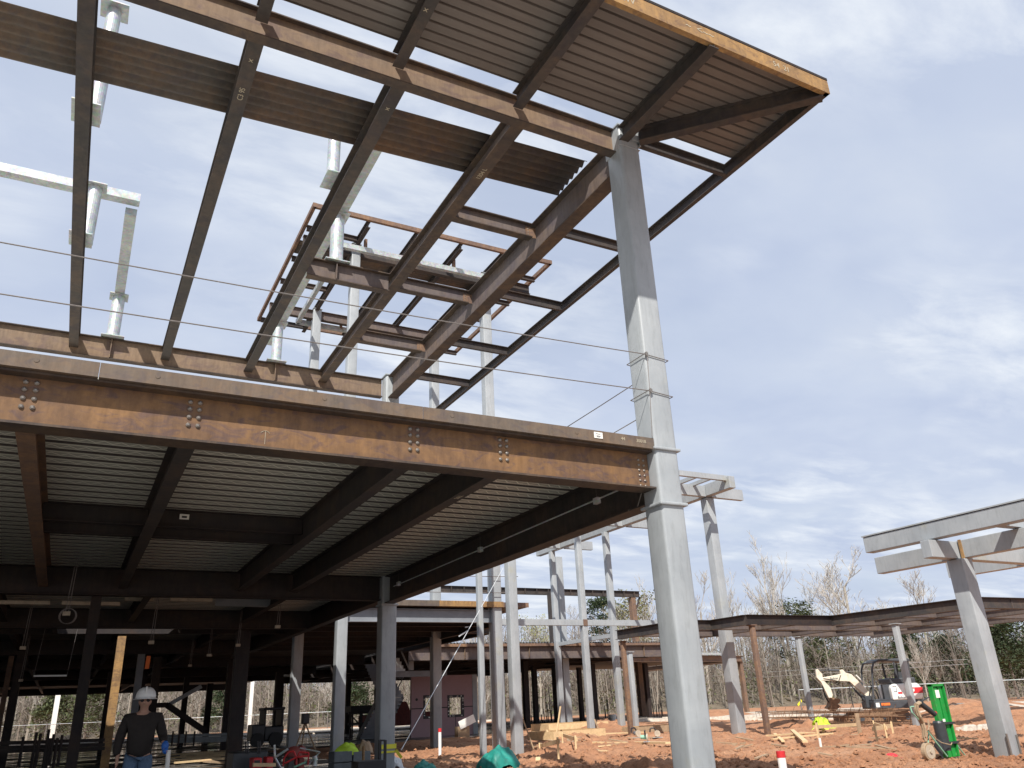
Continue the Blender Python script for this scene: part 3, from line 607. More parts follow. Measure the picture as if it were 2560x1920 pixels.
# deck sheets on top
top = [(19.9,28.2),(19.95,24.1),(21.4,24.1),(21.42,22.2),(25.9,22.2),(26.3,16.6),(38,16.3),(38,28.6),(19.9,28.6)]
dm = MB(); n = len(top); dm.add([(x,y,Z+.012) for x,y in top]+[(x,y,Z+.05) for x,y in top], [tuple(range(n))[::-1], tuple(range(n,2*n))]+[(i,(i+1)%n,n+(i+1)%n,n+i) for i in range(n)])
pass
for x, y, w_, m_, zt in ((21.67,22.29,.17,'tube_rust',3.68),(28.5,26.6,.19,'primer',3.64),(27.9,21.1,.2,'primer',3.64),(22.75,31.4,.2,'primer',3.4),(20.0,28.0,.17,'tube_rust',3.6)):
    c_ = column(K, x, y, w_, -.35, zt, M[m_], False, bev=.015); MB().box((x-w_*.8,y-w_*.8,zt-.03),(x+w_*.8,y+w_*.8,zt)).build('cap_plate', M[m_], c_)
# ---------------------------------------------------------------- low building further back
Lb = thing('low_steel_building', (20,38,0), 'long low brown steel deck building behind the grey columns', 'building')
beam(Lb, 'girder', (14.5,38.1,4.16), (31.2,38.1,4.16), .62, .25, M['steel_grey'])
MB().box((14.5,37.9,4.165),(31.2,37.92,4.30)).build('edge_plate', M['tube_rust'], Lb)
for i in range(9): MB().box((15.6+i*1.85,37.98,3.6),(15.62+i*1.85,38.09,4.13)).build('stiffener', M['steel_tan'], Lb)
bdeck('roof_deck', (31.4,37.95,4.30), (0,1,0), (-1,0,0), 30, 92, .18, M['deck_far'], Lb, dep=.07, gr=.09)
for y in (41,44,48,52,57,62,67): beam(Lb, 'beam', (14.6,y,4.16), (31,y,4.16), .5, .2, M['steel_dark'])
for x in (16.5,20,24,28,31): beam(Lb, 'beam', (x,38.3,4.1), (x,68,4.1), .36, .16, M['steel_dark'])
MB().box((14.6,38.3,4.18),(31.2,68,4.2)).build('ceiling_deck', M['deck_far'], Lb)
for x, y in ((22.6,42.5),(23.3,42.5),(30.9,47),(28.4,50.5),(17,50),(17.6,58),(24,60),(30.8,60),(20.2,47)): column(Lb, x, y, .3, -.1, 3.7, M['steel_dark'], False, bev=0)
L2 = thing('low_steel_building', (40,46,0), 'far low rusty roof frame with a pale blue metal cap behind the corner column', 'building')
beam(L2, 'girder', (26,44.5,4.10), (45.5,48.4,4.10), .40, .25, M['tube_rust']); beam(L2, 'girder', (45.5,48.4,4.1), (48,66,4.1), .4, .25, M['tube_rust'])
MB().bar((31,45.4,4.22),(43,47.8,4.22),.5,.16).build('metal_cap', M['galv'], L2)
MB().add([(31.3,45.6,4.11),(45.3,48.5,4.11),(47.5,66,4.11),(31.3,66,4.11)], [(0,1,2,3)]).build('ceiling_deck', M['deck_far'], L2)
for x, y, m_ in ((45.4,48.5,'tube_rust'),(36,48,'steel_dark'),(38,58,'steel_dark'),(33,52,'steel_dark')): column(L2, x, y, .28, -.1, 3.7, M[m_], False, bev=0)
H = thing('raised_steel_frame', (39.2,53.4,0), 'high brown stiffened beam on posts seen between the grey columns', 'steel frame')
beam(H, 'beam', (18,53,9.42), (39.9,53,9.42), .46, .3, M['steel'])
for i in range(22): MB().box((18.3+i,52.86,8.99),(18.36+i,52.985,9.39)).build('stiffener', M['steel'], H)
column(H, 39.2, 53.1, .42, -.1, 8.95, M['tube_rust'], False, bev=0); column(H, 30.6, 51.2, .5, -.1, 8.95, M['steel'], False, bev=0)
MB().bar((39.5,53,8.1),(39.9,53,8.95),.1,.1).build('brace', M['steel'], H)
# ---------------------------------------------------------------- mauve wall with window openings
Wl = thing('sheathed_wall', (18,42,0), 'mauve board wall with two dark framed window openings under the low deck', 'wall')
y0, y1 = 42.0, 42.15; X0, X1 = 16.15, 19.7; zt = 3.0
wins = [(16.95,17.35,1.0,1.9),(18.34,19.05,1.02,1.86)]
m = MB(); xc = X0
for a, b_, c_, d_ in wins:
    m.box((xc,y0,0),(a,y1,zt)); m.box((a,y0,0),(b_,y1,c_)); m.box((a,y0,d_),(b_,y1,zt)); xc = b_
m.box((xc,y0,0),(X1,y1,zt)); m.build('boards', M['pink'], Wl)
for i, (a, b_, c_, d_) in enumerate(wins):
    f = MB(); e = .13
    f.box((a-e,y0-.012,c_-e),(a,y0-.002,d_+e)).box((b_,y0-.012,c_-e),(b_+e,y0-.002,d_+e)).box((a,y0-.012,c_-e),(b_,y0-.002,c_)).box((a,y0-.012,d_),(b_,y0-.002,d_+e)); fr = f.build('window_frame', M['black'], Wl)
    s_ = MB(); rr = random.Random(4+i)
    for q in range(22):
        side = q % 4; u = rr.random()
        px_ = (a-e*.5, b_+e*.5, a+(b_-a)*u, a+(b_-a)*u)[side]; pz = (c_+(d_-c_)*u, c_+(d_-c_)*u, c_-e*.5, d_+e*.5)[side]; s1, s2 = rr.uniform(.02,.045), rr.uniform(.015,.035)
        s_.box((px_-s1,y0-.018,pz-s2),(px_+s1,y0-.014,pz+s2))
    s_.build('patch', M['label'], fr)
MB().box((X0,y0-.006,1.36),(16.82,y0-.002,1.41)).box((17.48,y0-.006,1.36),(18.21,y0-.002,1.41)).box((19.18,y0-.006,1.36),(X1,y0-.002,1.41)).box((18.66,y0-.006,0),(18.70,y0-.002,.89)).build('seam_tape', M['black'], Wl)
MB().box((19.7,41.97,0),(19.98,42.2,3.0)).build('end_post', M['primer'], Wl)
MB().rod((16.45,41.998,1.83),(16.45,41.99,1.83),.07,.07,12).build('wall_hole', M['black'], Wl)
# ---------------------------------------------------------------- steel stair
St = thing('steel_stair', (15,40,0), 'grey steel stair with landings and rails left of the mauve wall', 'stair')
for i in range(11):
    MB().box((14.05,43.9-i*.29,.17+i*.175),(15.3,44.2-i*.29,.20+i*.175)).box((14.05,43.9-i*.29,.02+i*.175),(15.3,43.915-i*.29,.17+i*.175)).build('tread', M['primer_dk'], St)
for i in range(10):
    MB().box((14.05,41.0+i*.26,2.1+i*.175),(15.3,41.27+i*.26,2.13+i*.175)).box((14.05,41.0+i*.26,1.96+i*.175),(15.3,41.012+i*.26,2.1+i*.175)).build('tread', M['primer_dk'], St)
for x in (14.0,15.32): MB().bar((x,44.3,.0),(x,41.0,2.0),.04,.26).build('stringer', M['primer_dk'], St)
MB().bar((15.34,44.2,.95),(15.34,41.0,2.95),.04,.04).bar((15.34,44.2,.1),(15.34,44.2,.95),.04,.04).bar((15.34,42.6,1.1),(15.34,42.6,1.95),.03,.03).build('handrail', M['primer_dk'], St)
MB().box((13.8,39.8,2.88),(17.25,39.95,3.16)).build('landing_beam', M['primer_dk'], St)
for i in range(4): MB().box((14.3,40.0+i*.28,3.25+i*.19),(15.05,40.3+i*.28,3.28+i*.19)).box((14.3,40.0+i*.28,3.09+i*.19),(15.05,40.01+i*.28,3.25+i*.19)).build('tread', M['white'], St)
MB().bar((14.8,39.9,4.1),(15.25,39.9,3.2),.06,.06).box((15.2,39.85,3.2),(15.45,39.97,4.0)).build('stringer', M['primer'], St)
tag(MB().box((19.2,39.3,3.9),(19.9,39.9,4.0)).build('plywood_sheet', M['label']), 'small pale board wedged under the deck above the mauve wall', 'board')
# ---------------------------------------------------------------- site objects
def vb(x, y): return (1280+x*.18083, 1720+y*.18083)
def gnd(px, py, z=0.03): return at(px, py, 'z', z)
def onG(px, py):
    p = gnd(px, py, .05); 
    for _ in range(4): p = at(px, py, 'z', hgt(p.x, p.y)+.01)
    return p
def board(name, a, b_, wd, th, label, mat='wood', grp='loose boards on the clay', z=.03, tilt=0):
    a, b_ = Vector(a), Vector(b_); m = MB().bar(a, b_, wd, th); return tag(m.build(name, M[mat]), label, 'board', grp)
def plank_px(p, q, wd, th, label, lift=.04, mat='wood'):
    a, b_ = onG(*p), onG(*q); a.z += lift; b_.z += lift; return board('plank', a, b_, wd, th, label, mat)
plank_px(vb(1020,690), vb(1830,655), .30, .04, 'long pale plank lying at the foot of the grey columns', .12)
plank_px(vb(1130,775), vb(1690,790), .14, .05, 'thin plank nearest the camera left of the circular saw', .05)
plank_px(vb(1690,775), vb(2170,785), .2, .05, 'plank half hidden behind the corner column base', .05)
plank_px(vb(1110,835), vb(1360,805), .09, .03, 'short splintered stick on the clay below the long planks', .03)
for i, (p, q, lb) in enumerate((((380,870),(690,815),0),((540,560),(980,520),0))): pass
def lean(p, q, hz, lb, mat='wood', wd=.09):
    a = onG(*p); b_ = at(*q, 'y', a.y+.15); return board('prop_stick', a, b_, wd, .04, lb, mat, 'propped stakes')
lean(vb(300,840), vb(150,430), 0, 'thin stick leaning on the grey column at left', 'wood_dk', .05)
lean(vb(605,720), vb(670,255), 0, 'tall stick with pink top standing in the clay', 'wood', .05)
lean(vb(1235,655), vb(1140,430), 0, 'slanted prop against the tall middle column', 'wood_dk', .07)
lean(vb(530,740), vb(480,580), 0, 'short slanted stake in front of the form boxes', 'wood', .08)
lean(vb(1420,530), vb(1450,460), 0, 'pale offcut leaning by the white bucket', 'wood', .12)
# wooden form boxes
def form(c, w_, d_, h, label, mat='wood', rz=0, name='form_box'):
    o = thing(name, c, label, 'timber form', 'timber form boxes', rz=rz, local=True); t_ = .04
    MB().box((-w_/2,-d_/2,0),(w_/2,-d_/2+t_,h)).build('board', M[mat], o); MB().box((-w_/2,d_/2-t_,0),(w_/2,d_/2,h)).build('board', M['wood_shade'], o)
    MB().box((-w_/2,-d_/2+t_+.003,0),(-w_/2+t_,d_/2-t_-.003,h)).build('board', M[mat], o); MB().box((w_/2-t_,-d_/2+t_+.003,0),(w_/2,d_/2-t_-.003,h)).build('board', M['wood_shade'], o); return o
p = onG(*vb(760,690)); form(p, 2.6, 1.6, .28, 'large timber form box in front of the twin grey columns', rz=.15)
p = onG(*vb(800,610)); form(p+Vector((0,0,.05)), 3.0, 2.0, .35, 'second timber form box behind the large one', rz=-.1)
p = onG(*vb(1930,610)); form(p, 2.4, 1.0, .25, 'form box right behind the corner column', 'wood_dk', rz=.1)
def saw_horse(p, q, h, label, grp='low sawhorse frames'):
    a, b_ = Vector(p), Vector(q); o = thing('batter_board', a, label, 'timber stand', grp)
    d = (b_-a).normalized(); n_ = Vector((-d.y, d.x, 0))*.10
    for k in (a, b_): MB().bar(k+Vector((0,0,-.15)), k+Vector((0,0,h)), .045, .09, up=(d.x,d.y,0)).build('stake', M['wood'], o)
    MB().bar(a-d*.15+n_*.35+Vector((0,0,h*.72)), b_+d*.1+n_*.35+Vector((0,0,h*.72)), .03, .1).build('board', M['wood'], o); return o
saw_horse(onG(*vb(385,915)), onG(*vb(640,885)), .32, 'nearest low timber stand on the clay at lower centre')
saw_horse(onG(*vb(700,760)), onG(*vb(885,850)), .34, 'low timber stand with tall right stake behind the nearest one')
def u3(x, y): return (1920+x*.28933, 1440+y*.28933)
saw_horse(onG(*u3(440,1400)), onG(*u3(800,1370)), .42, 'long timber stand right of the lime vest')
saw_horse(onG(*u3(945,1430)), onG(*u3(1090,1390)), .42, 'square timber stand in front of the excavator')
saw_horse(onG(*u3(930,1365)), onG(*u3(1030,1410)), .4, 'small stand crossing the square timber stand')
plank_px(u3(40,1440), u3(560,1390), .12, .04, 'long plank below the lime vest', .1)
plank_px(u3(0,1410), u3(310,1388), .12, .04, 'plank beside the rusty post foot', .1)
plank_px(u3(60,1385), u3(135,1455), .1, .04, 'short crosswise board at the rusty post', .08)
plank_px(u3(215,1375), u3(330,1490), .13, .05, 'pale crosswise board lying over two planks', .16)
k = onG(*u3(460,1490)); board('survey_stake', k, k+Vector((0,0,.24)), .06, .025, 'short white survey stake in the clay', 'label', 'survey stakes')
k = onG(*u3(800,1365)); board('survey_stake', k-Vector((.02,0,0)), at(*u3(765,1185),'y',k.y), .13, .05, 'tall weathered stake in front of the excavator track', 'wood_dk', 'survey stakes')
plank_px((2440,1848),(2468,1843), .06, .03, 'small offcut on clay right of the green cart', .03)
# hi-vis vests
def cloth(name, c, sc, seed, mat, label, cat='vest', grp=None, rz=0, n=22):
    m = MB(); vs = []; c = Vector(c)
    for j in range(n+1):
        for i in range(n+1):
            u, v = i/n*2-1, j/n*2-1; q = Vector((u, v, 0)); r = math.sqrt(u*u+v*v); k = 1+.25*noise.noise(Vector((u*2,v*2,seed)))
            h = max(0, 1-(r/1.05)**2)**.6*sc[2]*(1+.5*noise.noise(Vector((u*1.5,v*1.5,seed+3))))+.12*sc[2]*noise.noise(Vector((u*5,v*5,seed+7)))
            vs.append(c+Vector((u*k*sc[0], v*k*sc[1], h)))
    m.v = vs; m.f = [(j*(n+1)+i, j*(n+1)+i+1, (j+1)*(n+1)+i+1, (j+1)*(n+1)+i) for j in range(n) for i in range(n)]
    o = m.build(name, M[mat], smooth=True); return tag(o, label, cat, grp)
k = onG(*u3(480,1360)); v_ = MB(); vs = []
vt = thing('safety_vest', k, 'bright lime vest draped over a wooden stake', 'vest', 'hi-vis vests'); nn = 16
for s_ in (0, 1):
    for j in range(nn+1):
        for i in range(nn+1):
            u, v = i/nn, j/nn; x = (u-.5)*(.42+.12*v)+.05*math.sin(v*9+s_); ang = u*2
            y = (.05+.11*v+.04*math.sin(u*14+v*3))*(1 if s_ else -1)*(.4+v); z = .52-.50*v*(.75+.4*noise.noise(Vector((u*3,s_,1))))-.08*abs(u-.5)+.02*math.sin(u*20)
            vs.append(k+Vector((x-.1*(1-v)+.18*v*(u), y, z)))
o2 = (nn+1)**2; v_.v = vs; v_.f = [(s_*o2+j*(nn+1)+i, s_*o2+j*(nn+1)+i+1, s_*o2+(j+1)*(nn+1)+i+1, s_*o2+(j+1)*(nn+1)+i) for s_ in (0,1) for j in range(nn) for i in range(nn)]
v_.build('cloth', M['lime'], vt, smooth=True)
board('survey_stake', k, k+Vector((.05,0,.5)), .09, .05, 'stake under the lime vest', 'wood', 'survey stakes')
# tarps, film, small litter
def mound(name, px, py, sc, seed, mat, label, cat, dz=0):
    p = onG(px, py); return cloth(name, p+Vector((0,0,dz-.03)), sc, seed, mat, label, cat, n=36)
mound('green_tarp', 1248, 1915, (.50,.42,.42), 3, 'teal', 'large crumpled teal tarp bundle at the bottom edge', 'tarp', -.05)
mound('green_tarp', 1062, 1922, (.30,.25,.22), 8, 'teal', 'small teal tarp heap left of the large bundle', 'tarp', -.04)
mound('plastic_film', 985, 1918, (.24,.25,.26), 5, 'film', 'milky plastic bag at the foot of the guy wire', 'plastic bag')
mound('red_netting', *u3(1070,1560), (.17,.14,.10), 11, 'red', 'small crumpled red netting on clay left of the green cart', 'netting')
for px, py, x_, lb in ((1960,1938,None,'white upright pipe with red cap at the bottom edge'),(1100,1884,None,'white stub pipe with red cap beside a grey column')):
    p = onG(px, py); h = .48 if px > 1500 else .95; r_ = .085 if px > 1500 else .055
    h = at(px,1879 if px > 1500 else 1822,'y',p.y).z-p.z; r_ = .075 if px > 1500 else .05; o = thing('capped_pipe', p, lb, 'pipe', 'white pipes with red caps'); MB().rod(p-Vector((0,0,.1)), p+Vector((0,0,h)), r_, r_, 20).build('pipe', M['white'], o); MB().rod(p+Vector((0,0,h-.09)), p+Vector((0,0,h+.015)), r_+.006, r_+.006, 20).build('cap', M['red'], o)
p = onG(*vb(1400,480)); o = thing('bucket', p, 'dusty white bucket on the clay behind the form boards', 'bucket'); MB().rod(p, p+Vector((0,0,.5)), .2, .26, 16, cap=False).build('body', M['label'], o); MB().path([p+Vector((.26*math.cos(a_),0,.5+.2*math.sin(a_))) for a_ in [math.pi*i/8 for i in range(9)]], .01).build('handle', M['cable'], o)
p = onG(*vb(330,345)); o = thing('drum', p, 'pale upright drum between dark columns in the distance', 'drum'); MB().rod(p, p+Vector((0,0,1.5)), .55, .55, 16).build('body', M['label'], o); MB().rod(p+Vector((0,0,1.5)), p+Vector((0,0,1.56)), .58, .58, 16).build('lid', M['label'], o)
# sign panel and bin by the mauve wall
p = Vector((17.1,37.6,0)); o = thing('waste_bin', p, 'cardboard bin with tilted white panel at the mauve wall', 'bin'); MB().box((16.75,37.4,0),(17.35,37.8,.5)).build('box', M['wood_dk'], o); MB().bar((16.8,37.35,.55),(17.6,37.35,.85),.05,.36).build('panel', M['label'], o)
# circular saws
def saw(px, py, label, rz=0, mat='primer_dk'):
    p = onG(px, py); o = thing('circular_saw', p, label, 'power saw', 'power saws on the planks', rz=rz, local=True); o.location.z += .12
    MB().rod((0,-.02,.12),(0,.02,.12),.10,.10,20).build('blade_guard', M['wheel'], o); MB().rod((0,.02,.12),(0,.2,.13),.065,.055,12).build('motor', M[mat], o)
    MB().box((-.17,-.07,-.01),(.17,.12,.0)).build('base_plate', M['galv'], o); MB().path([(-.02,.05,.2),(-.1,.05,.3),(-.22,.05,.28),(-.24,.05,.16)],.022,8).build('handle', M['black'], o)
saw(*vb(1755,740), 'circular saw with bright guard at the end of the long plank'); saw(*vb(1880,800), 'mitre saw standing nearest on the thin plank', .9, 'palegreen'); saw(*vb(2020,735), 'dusty saw with hoses next to the corner column', -.5, 'wood_dk')
# rebar cages and dowels
rc = thing('rebar_cage', (28,26,0), 'long brown rebar cage lying in front of the excavator', 'rebar cage'); lm = MB(); hm = MB()
A_ = onG(*u3(0,1290)); B_ = onG(*u3(1230,1290)); dd = (B_-A_); L_ = dd.length; dn = dd.normalized(); pn = Vector((-dn.y,dn.x,0)); rr = random.Random(5)
for i in range(7):
    for zz2 in (.08,.30,.52): 
        o1 = pn*(i*.18-.5); lm.rod(A_+o1+Vector((0,0,zz2+rr.uniform(-.05,.05))), B_+o1+Vector((0,0,zz2+rr.uniform(-.05,.05))), .012, .012, 4)
n = int(L_/.28)
for i in range(n):
    c_ = A_+dn*(i*.28+rr.uniform(-.05,.05)); t2 = rr.uniform(-.15,.15)
    hm.path([c_-pn*.5+Vector((0,0,.05)), c_-pn*.5+dn*t2+Vector((0,0,.6)), c_+pn*.6+dn*t2+Vector((0,0,.58)), c_+pn*.6+Vector((0,0,.05))], .011, 4)
    if i % 2: hm.rod(c_-pn*.5, c_+dn*.35+Vector((0,0,.75))-pn*.3, .010, .010, 4)
lm.build('long_bars', M['mud'], rc); hm.build('hoops', M['mud'], rc)
rcs = random.Random(9); proto = None
def dowel(px, py, h, m_='steel_dark'):
    global proto
    p = onG(px, py)
    if proto is None:
        proto = MB().rod((0,0,-.1),(0,0,1),.022,.022,5).build('dowel_bar', M[m_]); tag(proto, 'thin dark upright dowel bar sticking out of the clay under the low deck', 'dowel', 'upright dowel bars'); o = proto
    else: o = proto.copy(); col.objects.link(o)
    o.location = p; o.scale = (1+p.length/90, 1+p.length/90, h); o.rotation_euler = (rcs.uniform(-.06,.06), rcs.uniform(-.06,.06), 0)
for x, y, h in ((190,470,.9),(235,540,.7),(275,500,.6),(330,400,.9),(410,480,.6),(450,430,.9),(505,500,1.0),(490,540,.7),(550,500,.9),(550,440,.8),(590,430,1),(970,470,1.3),(1010,480,.7),(1135,420,1),(1175,460,.7),(1300,420,1),(1330,400,1.2),(1295,470,.8),(1900,430,1.2),(1925,420,1),(1970,430,1.1),(2010,420,1),(2045,430,1),(2070,440,.6),(2090,400,1),(430,560,.5),(160,560,1.2)):
    dowel(*vb(x, y), h)

# loose clods over the near clay
rr = random.Random(31); cm_ = MB()
for i in range(9000):
    px = rr.uniform(1000, 2620); py = 1800+135*rr.random()**.7; p = gnd(px, py, .02)
    if p.y < 6 or p.y > 34 or p.x < 8.3 or (p.x < 9 and p.y < 9): continue
    z = hgt(p.x, p.y); r = .012+.05*rr.random()**3; k = rr.random()
    c = Vector((p.x, p.y, z+r*.25)); q = [Vector((rr.uniform(.7,1.3)*r*math.cos(a)*1.1, rr.uniform(.7,1.3)*r*math.sin(a)*1.1, rr.uniform(-.5,.1)*r)) for a in (0,1.26,2.5,3.8,5.0)]
    t_ = Vector((rr.uniform(-.4,.4)*r, rr.uniform(-.4,.4)*r, rr.uniform(.6,1.1)*r)); m5 = [v*.75+Vector((0,0,r*rr.uniform(.3,.6))) for v in q]
    cm_.add([c+v for v in q]+[c+v for v in m5]+[c+t_], [(j,(j+1)%5,5+(j+1)%5,5+j) for j in range(5)]+[(5+j,5+(j+1)%5,10) for j in range(5)])
tag(cm_.build('clay_clods', M['clay']), kind='stuff')
LB = ['near the sawhorse stands','between the saws and the corner column','by the far form boxes','right of the corner column base','in front of the rebar cage','near the lime vest','by the white survey stake','left of the green cart','behind the green cart','at the foot of the leaning grey column','near the twin grey columns','beside the slim grey column','close to the red capped pipe','by the square timber stand']
PP = [(1345,1905),(1560,1862),(1475,1842),(1835,1866),(2040,1835),(2105,1868),(2080,1892),(2225,1875),(2445,1850),(2400,1893),(1405,1838),(1520,1880),(1890,1900),(2180,1862)]
for (px, py), lb in zip(PP, LB):
    a = onG(px, py); an = rr.uniform(0, 3.1); L_ = rr.uniform(.25,.7); board('wood_scrap', a+Vector((0,0,.03)), a+Vector((L_*math.cos(an), L_*math.sin(an), .04+rr.uniform(0,.05))), rr.uniform(.05,.12), .025, 'small wood scrap '+lb, 'wood' if rr.random() < .7 else 'wood_dk', 'wood scraps on the clay')

sc0 = None
for i in range(46):
    px = rr.uniform(1300, 1640) if i < 30 else rr.uniform(1800, 2200); py = rr.uniform(1826, 1880); a = onG(px, py); an = rr.uniform(0, 3.1)
    if sc0 is None: sc0 = MB().bar((-.5,0,0),(.5,0,0),.09,.03).build('wood_scrap', M['wood_dk']); tag(sc0, 'weathered strip of wood littering the churned clay among the columns', 'board', 'wood litter on the clay'); o = sc0
    else: o = sc0.copy(); col.objects.link(o)
    o.location = a+Vector((0,0,.03)); o.rotation_euler = (rr.uniform(-.1,.1), rr.uniform(-.12,.12), an); k = rr.uniform(.3,1.3); o.scale = (k, rr.uniform(.6,1.4), 1)
# ---------------------------------------------------------------- excavator
ex = thing('mini_excavator', (32.0,26.1,-.03), 'white and dark grey mini excavator with open canopy and muddy bucket', 'excavator', rz=-R(28.75), local=True)
def X(name, mat, mb, parent=ex, **k): return mb.build(name, M[mat], parent, **k)
for y, nm in ((-.62,'near'),(.62,'far')):
    pf_ = [(-1.05,.0),(-1.2,.12),(-1.2,.28),(-1.05,.42),(1.05,.42),(1.2,.28),(1.2,.12),(1.05,.0)]
    tr = X('track', 'mud', MB().prism(pf_, (0,y-.16,0), (1,0,0), (0,0,1), (0,1,0), .32), bevel=.03)
    tm = MB()
    for i in range(22): 
        a = -1.1+i*.105; tm.box((a,y-.175,-.015),(a+.05,y+.175,.0)).box((a,y-.175,.42),(a+.05,y+.175,.437))
    X('track_pads', 'mud', tm, tr); wm_ = MB()
    for a in (-1.0,-.5,0,.5,1.0): wm_.rod((a,y-.18,.2),(a,y-.165,.2),.13 if abs(a)==1 else .08,n=14)
    X('rollers', 'exgrey', wm_, tr)
X('blade', 'mud', MB().bar((-1.65,-.75,.2),(-1.65,.75,.2),.06,.3).bar((-1.6,-.3,.2),(-1.0,-.3,.25),.08,.1).bar((-1.6,.3,.2),(-1.0,.3,.25),.08,.1))
X('turntable', 'exgrey', MB().rod((.3,0,.42),(.3,0,.55),.45,n=24))
sk = X('skirt', 'exgrey', MB().prism([(-.3,.55),(1.75,.52),(1.85,.62),(1.85,.86),(-.3,.86)], (0,-.72,0), (1,0,0), (0,0,1), (0,1,0), 1.44), bevel=.03)
X('reflector', 'orange', MB().box((.0,-.728,.68),(.38,-.722,.78)), sk); X('panel', 'label', MB().box((-.24,-.728,.62),(-.08,-.722,.8)), sk); X('lamp', 'red', MB().box((1.22,-.728,.66),(1.36,-.722,.76)), sk)
cw = X('engine_cover', 'exwhite', MB().prism([(.55,.87),(1.80,.87),(1.9,.98),(1.9,1.35),(1.75,1.54),(.68,1.54),(.55,1.4)], (0,-.74,0), (1,0,0), (0,0,1), (0,1,0), 1.48), bevel=.06, seg=3)
X('stripe', 'red', MB().box((1.15,-.748,1.12),(1.92,-.742,1.36)), cw); X('small_stripe', 'red', MB().box((.82,-.748,1.12),(1.0,-.742,1.2)), cw)
X('recess', 'exgrey', MB().path([(.62,-.745,1.44),(.78,-.745,1.44),(.78,-.745,1.22),(.64,-.745,1.22)], .012, 6), cw)
hd = MB().ball((1.50,-.752,1.24),.06,8,6,(1,.1,1)).add([(1.44,-.756,1.27),(1.46,-.756,1.34),(1.49,-.756,1.28)], [(0,1,2)]).add([(1.52,-.756,1.28),(1.55,-.756,1.34),(1.56,-.756,1.27)], [(0,1,2)]); X('emblem', 'exwhite', hd, cw)
text('Bobcat', .13, (.95,-.747,.97), FRONT, M['exgrey'], cw, 'lettering', .002, .002)
X('seat', 'exgrey', MB().box((.85,-.25,1.54),(1.35,.25,1.62)).box((1.22,-.25,1.6),(1.42,.25,2.05)), bevel=.04)
X('rear_guard', 'exgrey', MB().box((.62,-.65,1.55),(1.75,.65,1.78)), bevel=.05)
X('floor', 'exgrey', MB().box((-.28,-.68,.865),(.54,.68,.93)))
X('lever', 'exgrey', MB().rod((.2,-.3,.93),(.12,-.35,1.62),.02).ball((.12,-.35,1.66),.04)); X('lever', 'exgrey', MB().rod((.2,.3,.93),(.12,.35,1.62),.02).ball((.12,.35,1.66),.04)); X('console', 'exgrey', MB().box((.3,-.5,.931),(.6,-.3,1.53)))
cn = MB()
for y in (-.6,.6):
    cn.path([(-.26,y,.9),(-.05,y,2.2),(.08,y,2.46),(.3,y,2.54),(1.0,y,2.54)], .045, 8); cn.path([(.98,y,1.6),(.96,y,2.45)], .045, 8); cn.path([(1.55,y,1.6),(1.6,y,2.4)], .04, 8)
for x, z in ((.08,2.46),(.98,2.52)): cn.rod((x,-.6,z),(x,.6,z),.04)
X('canopy_frame', 'exgrey', cn); X('canopy_roof', 'exgrey', MB().prism([(.2,2.52),(1.62,2.42),(1.72,2.46),(1.62,2.58),(.3,2.60)], (0,-.66,0), (1,0,0), (0,0,1), (0,1,0), 1.32), bevel=.04)
# boom, stick, bucket
bmf = X('boom', 'excream', MB().prism([(-.18,.92),(-.05,1.12),(-.80,2.02),(-1.05,2.10),(-1.15,2.24),(-1.3,2.22),(-1.28,2.05),(-2.18,1.93),(-2.2,1.82),(-1.15,1.74),(-.95,1.72)], (0,-.09,0), (1,0,0), (0,0,1), (0,1,0), .18), bevel=.015)
text('Bobcat', .13, (-1.62,-.094,1.88), FRONT, M['exgrey'], bmf, 'lettering', .002, .002)
stk = X('stick', 'excream', MB().prism([(-2.36,2.28),(-2.26,2.30),(-2.10,2.08),(-2.12,1.86),(-1.84,1.5),(-1.80,1.2),(-1.88,1.04),(-2.0,1.08),(-2.22,1.75),(-2.38,1.95)], (0,-.075,0), (1,0,0), (0,0,1), (0,1,0), .15), bevel=.012)
X('stick_cylinder', 'exgrey', MB().rod((-1.2,0,2.2),(-1.75,0,2.235),.045).rod((-1.75,0,2.235),(-2.3,0,2.25),.022)); X('boom_cylinder', 'exgrey', MB().rod((-.25,-.0,.72),(-.75,0,1.35),.05).rod((-.75,0,1.35),(-1.0,0,1.76),.025))
X('swing_post', 'exgrey', MB().box((-.42,-.14,.6),(-.12,.14,1.1)), bevel=.02); X('grille', 'label', MB().rod((-.62,-.11,1.98),(-.16,-.11,1.4),.03))
X('hoses', 'rubber', MB().path([(-.2,-.11,1.1),(-.1,-.12,1.4),(.12,-.1,1.3),(.2,-.1,.95)],.03,6).path([(-1.3,-.1,2.0),(-1.45,-.12,1.75),(-1.6,-.11,1.8),(-2.1,-.1,1.9)],.015,5).path([(-2.2,-.09,1.6),(-2.18,-.09,1.2),(-2.05,-.09,.9)],.03,6))
bk = X('bucket', 'mud', MB().prism([(-1.98,1.1),(-1.55,1.02),(-1.62,.86),(-1.72,.82),(-1.60,.72),(-1.75,.62),(-1.9,.5),(-2.05,.62),(-2.2,.66),(-2.05,.8)], (0,-.24,0), (1,0,0), (0,0,1), (0,1,0), .48), bevel=.02)
X('teeth', 'mud', MB().bar((-1.9,-.2,.55),(-1.82,-.2,.4),.05,.03).bar((-1.9,0,.55),(-1.82,0,.4),.05,.03).bar((-1.9,.2,.55),(-1.82,.2,.4),.05,.03).bar((-2.15,-.2,.66),(-1.98,-.2,.47),.04,.04), bk)
